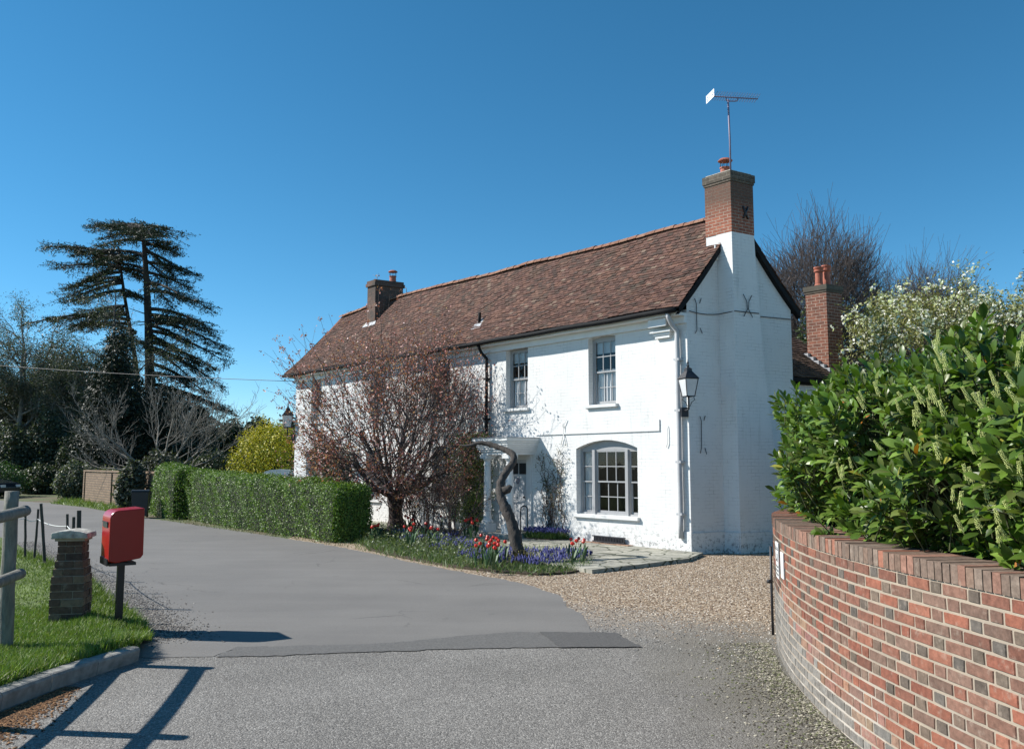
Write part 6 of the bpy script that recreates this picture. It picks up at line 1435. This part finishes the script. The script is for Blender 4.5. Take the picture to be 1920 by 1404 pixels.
for (x0, x1, yt, Y, lab) in ((-30, 60, 800, 58, 'ivy covered thicket in front of the leftmost weeping trunk'), (45, 125, 775, 58.5, 'tall ivy covered thicket between the leftmost trunks and the yew'), (110, 190, 800, 57.5, 'grey green thicket just left of the yew foot')):
    pshrub(x0, x1, yt, 935, Y, lab, 12000, [(.045, .06, .03), (.075, .09, .055), (.03, .04, .02), (.13, .145, .10)], .17, cat='undergrowth', nm='thicket')  # pale grey green leaves are glints painted among the dark ones
# pale bare tree in front
FP = dict(seg=[6, 6, 5, 4], wig=[.10, .14, .17, .17], up=[.03, .07, .11, .12], kids=[5, 5, 4], start=[.3, .25, .2], ang=[.8, .75, .6], len=[.66, .58, .5], rad=[.5, .55, .55], taper=.4, minr=.010)
rs = random.Random(31); S = []; tips = []; fb = W(300, 900, 46)*[1, 1, 0]
for (dx, dy, dz, L_) in ((-1, .1, .45, 3.6), (-.8, -.4, .75, 3.6), (-.35, .3, 1, 3.3), (.1, -.3, 1.1, 3.3), (.5, .3, .9, 3.5), (.95, -.1, .55, 3.8), (1, .3, .25, 3.6), (-.9, .2, .12, 3.0), (.7, -.4, .8, 3.6)):
    grow((dx*.1, 0, 1.2), np.array((dx, dy, dz))/np.linalg.norm((dx, dy, dz)), L_, .072, 0, FP, S, tips, rs)
ft = thing('bare_fig_tree', 'spreading bare tree with pale upturned branches before the dark yew', 'tree', fb); tube_obj('trunk', [(0, 0, 0), (.05, 0, .6), (0, 0, 1.3)], [.2, .16, .15], M['barkp'], ft, 8, .06); segs_mesh('branches', S, M['barkp'], ft, 4)
# ------------------------------------------------------------------ right: beeches, magnolia, conifer tip, wires
BP = dict(seg=[6, 5, 4, 3, 2], wig=[.05, .06, .07, .08, .08], up=[.015, .02, .02, .02, .02], kids=[8, 7, 6, 3], start=[.15, .12, .1, .1], ang=[.5, .5, .5, .45], len=[.60, .56, .52, .5], rad=[.45, .5, .5, .6], taper=.35, minr=.013)
for (x, yt, Y, L_, n, sd, lab) in ((1545, 405, 62, 8.8, 9, 3, 'large bare beech with fine upswept twigs behind the rear chimney'), (1750, 470, 75, 8.2, 8, 8, 'second bare beech rising behind the magnolia'), (1880, 550, 82, 6.2, 6, 12, 'small bare beech partly hidden at the right behind the magnolia')):
    rs = random.Random(sd); bs = W(x, 900, Y)*[1, 1, 0]; S = []; tips = []; H_ = W(x, yt, Y)[2]; o = thing('bare_beech', lab, 'tree', bs, 'bare beeches behind the house'); z0 = H_*.30
    hw_ = {1545: 148, 1750: 120, 1880: 90}[x]*Y/FPX; rz_ = H_*.42; cz_ = H_*1.02-rz_; F_ = H_*.50
    def Rb(u):
        k_ = np.array((1/hw_, 1/hw_, 1/rz_)); d_ = u*k_; o_ = np.array((0, 0, F_-cz_))*k_; A_ = d_@d_; B_ = d_@o_; C_ = o_@o_-1
        return (-B_+math.sqrt(max(0.01, B_*B_-A_*C_)))/A_*(1+.05*sin(u[0]*9+x)*sin(u[1]*7+u[2]*6))
    fan((0, 0, F_), Rb, (n+14, 10, 8, 7), S, tips, rs, .34, spread=(.36, .26, .22), cone=1.85, frac=(.42, .70, .88, 1.), minr=.016, wig=.07, up=.16, lo=-.35)
    tube_obj('trunk', [(0, 0, 0), (.12, 0, F_*.5), (0, 0, F_*.85), (0, 0, F_*1.15)], [.42, .34, .26, .12], M['barkb'], o, 8, .05)
    zz = np.array([s[6] for s in S]); print('beech', len(S), zz.max(), H_)
    segs_mesh('branches', S, M['barkb'], o, 3)
mg = W(1740, 900, 21)*[1, 1, 0]; S = []; tips = []; rs = random.Random(17)
MP = dict(seg=[5, 5, 4, 3], wig=[.09, .12, .14, .16], up=[.05, .06, .08, .08], kids=[5, 5, 4], start=[.25, .2, .15], ang=[.6, .6, .6], len=[.62, .58, .55], rad=[.55, .55, .55], taper=.45, minr=.006, leafall=2)
mo_ = thing('magnolia_tree', 'white blossoming magnolia with olive leaves rising behind the laurel hedge', 'tree', mg); T0 = {}
for (x, y, Y) in ((1645, 645, 21), (1665, 620, 22), (1700, 600, 21), (1755, 585, 21), (1790, 570, 20.5), (1830, 600, 21), (1870, 600, 20), (1910, 610, 21), (1640, 680, 20), (1680, 660, 20.5), (1740, 640, 20), (1800, 650, 20.5), (1860, 640, 21), (1900, 660, 20.5), (1660, 605, 22), (1925, 620, 20), (1780, 620, 22), (1716, 620, 21.5), (1650, 660, 21.5), (1845, 580, 22)):
    e = W(x, y, Y)-mg; a = np.array((e[0]*.3, (Y-21)*.3, 1.4)); m = (a+e)/2+np.array((0, 0, -.2)); S += [(*a, .05, *m, .035), (*m, .035, *(m+(e-m)*.5), .025)]; grow(m+(e-m)*.5, (e-m)/np.linalg.norm(e-m), 1.25, .024, 1, MP, S, tips, rs)
for (x, y) in ((1777, 545), (1690, 585), (1885, 580)): p = W(x, y, 21)-mg; grow(p-np.array((0, 0, .7)), (.05, 0, 1), .8, .014, 2, MP, S, tips, rs)
tube_obj('trunk', [(0, 0, 0), (0, 0, .8), (0, 0, 1.5)], [.16, .13, .10], M['barkg'], mo_, 8, .05); segs_mesh('branches', S, M['barkg'], mo_, 4)
leaf_cloud('leaves', bunch(tips, 17000, .16), .075, M['leaf'], mo_, [(.20, .20, .06), (.25, .24, .08), (.13, .13, .04), (.30, .28, .12)], up=.3, width=.8)
P = bunch(tips, 1100, .15); P = P[P[:, 2] > 2.4]; Pb = np.repeat(P, 6, 0)+rng.normal(0, .028, (len(P)*6, 3))
leaf_cloud('blossom', Pb, .085, M['petal'], mo_, [(.78, .77, .70), (.70, .70, .62), (.82, .80, .76)], up=.6, width=1.3)
pshrub(1480, 1560, 600, 900, 34, 'dark green shrub behind the rear wing roof', 6000, [(.05, .07, .025), (.08, .10, .04)], .14, cat='shrub')
pshrub(1600, 1960, 735, 900, 17, 'dim evergreen shrub below the magnolia', 12000, DK, .12, cat='shrub')
pshrub(1490, 1640, 690, 900, 38, 'dark evergreen mass hidden beyond the wing chimney', 7000, DK, .2, cat='shrub')
pshrub(1620, 1850, 700, 900, 40, 'dark evergreen mass hidden beyond the magnolia', 8000, DK, .2, cat='shrub')
# spruce tip reaching in at the right edge
sx = W(1935, 530, 26); st3 = thing('spruce_tree', 'dark spruce branch tips entering at the right edge of the sky', 'tree', sx*[1, 1, 0]+np.array((.6, 0, 0))); q = sx[2]
S = []; LP = []; rs = random.Random(2)
for (x, y) in ((1906, 528), (1909, 540), (1916, 505), (1918, 470), (1915, 545), (1912, 515)):
    e = W(x, y, 26)-np.array(st3.location); a = np.array((.3, 0, e[2]+.25)); S.append((*a, .02, *e, .008))
    for k in range(46): f = rs.random(); p = a+(e-a)*f; LP.append(p+np.array((rs.gauss(0, .03), rs.gauss(0, .05), rs.gauss(-.05, .045))))
for k in range(9): z = q-5+k*.8; 
for k in range(300): a = rs.uniform(0, 6.28); z = rs.uniform(1, q+.2); R_ = .25+.25*(1-z/q); S.append((0.45, 0, z, .02, .45+R_*cos(a), R_*sin(a), z-.2, .008)); 
LP += [np.array((.62+rs.gauss(0, .12), rs.gauss(0, .3), rs.uniform(.8, q+.3))) for _ in range(1500)]
tube_obj('trunk', [(.65, 0, 0), (.65, 0, q*.6), (.6, 0, q+.4)], [.14, .1, .03], M['barkd'], st3, 8); segs_mesh('branches', [s for s in S[:6]], M['barkd'], st3, 4)
leaf_cloud('needles', np.array(LP), .11, M['leafdark'], st3, [(.025, .04, .022), (.04, .055, .03)], up=-.3, width=.5)
# overhead wires
def wire(label, a, c, sag, r, name='overhead_wire'):
    a, c = np.array(a), np.array(c); pts = [(a+(c-a)*k/30-np.array((0, 0, sag*4*(k/30)*(1-k/30))))-a for k in range(31)]; o = tube_obj(name, pts, r, M['iron'], None, 5); o.location = a; tag(o, label, 'wire')
e = TW(Lh, .1, 5.2); wire('thin dark overhead wire running left from the far house eaves', e, W(-420, 640, 52), .35, .012)
wire('thin dark overhead wire leaving the picture at the right edge', W(1885, 567, 24), W(2100, 535, 20), .0, .012)
# parked car at the far left
cp0 = W(-44, 950, 50)*[1, 1, 0]; car = thing('parked_car', 'dark car half hidden behind the fence post at the far left of the road', 'car', cp0, rz=radians(-8))
def loft(secs, name, mat, parent):
    V = []; F = []; n = len(secs[0])
    for s in secs: V += s
    for i in range(len(secs)-1):
        for j in range(n): F.append([i*n+j, i*n+(j+1) % n, (i+1)*n+(j+1) % n, (i+1)*n+j])
    F.append(list(range(n))[::-1]); F.append([(len(secs)-1)*n+j for j in range(n)]); o = link_mesh(name, V, F, mat, parent); m = o.modifiers.new('b', 'BEVEL'); m.width = .05; m.segments = 3; m.limit_method = 'ANGLE'; m.angle_limit = radians(25); return o
out = [(-2.1, .35), (-2.12, .75), (-1.95, .92), (-1.15, 1.0), (1.2, 1.02), (1.95, .86), (2.12, .65), (2.1, .32)]
loft([[(x, -.86*(1 if abs(x) < 2 else .9), z) for x, z in out], [(x, .86*(1 if abs(x) < 2 else .9), z) for x, z in out]], 'body', M['carpaint'], car)
cab = [(-1.75, .98), (-1.35, 1.42), (.25, 1.46), (1.05, 1.0)]; loft([[(x, -.74 if z < 1.2 else -.62, z) for x, z in cab], [(x, .74 if z < 1.2 else .62, z) for x, z in cab]], 'cabin', M['black'], car)
for x in (-1.35, 1.35):
    for y in (-.80, .80): V, F = tube([(x, y-.1, .32), (x, y+.1, .32)], .32, 20); wh = link_mesh('wheel', V, F, M['rubber'], car); V, F = tube([(x, y-.11, .32), (x, y+.11, .32)], .19, 14); link_mesh('rim', V, F, M['alu'], wh)
for y in (-.6, .6): b = MB(); b.box(2.06, 2.13, y-.17, y+.17, .62, .76); b.build('headlight', M['milkglass'], car)
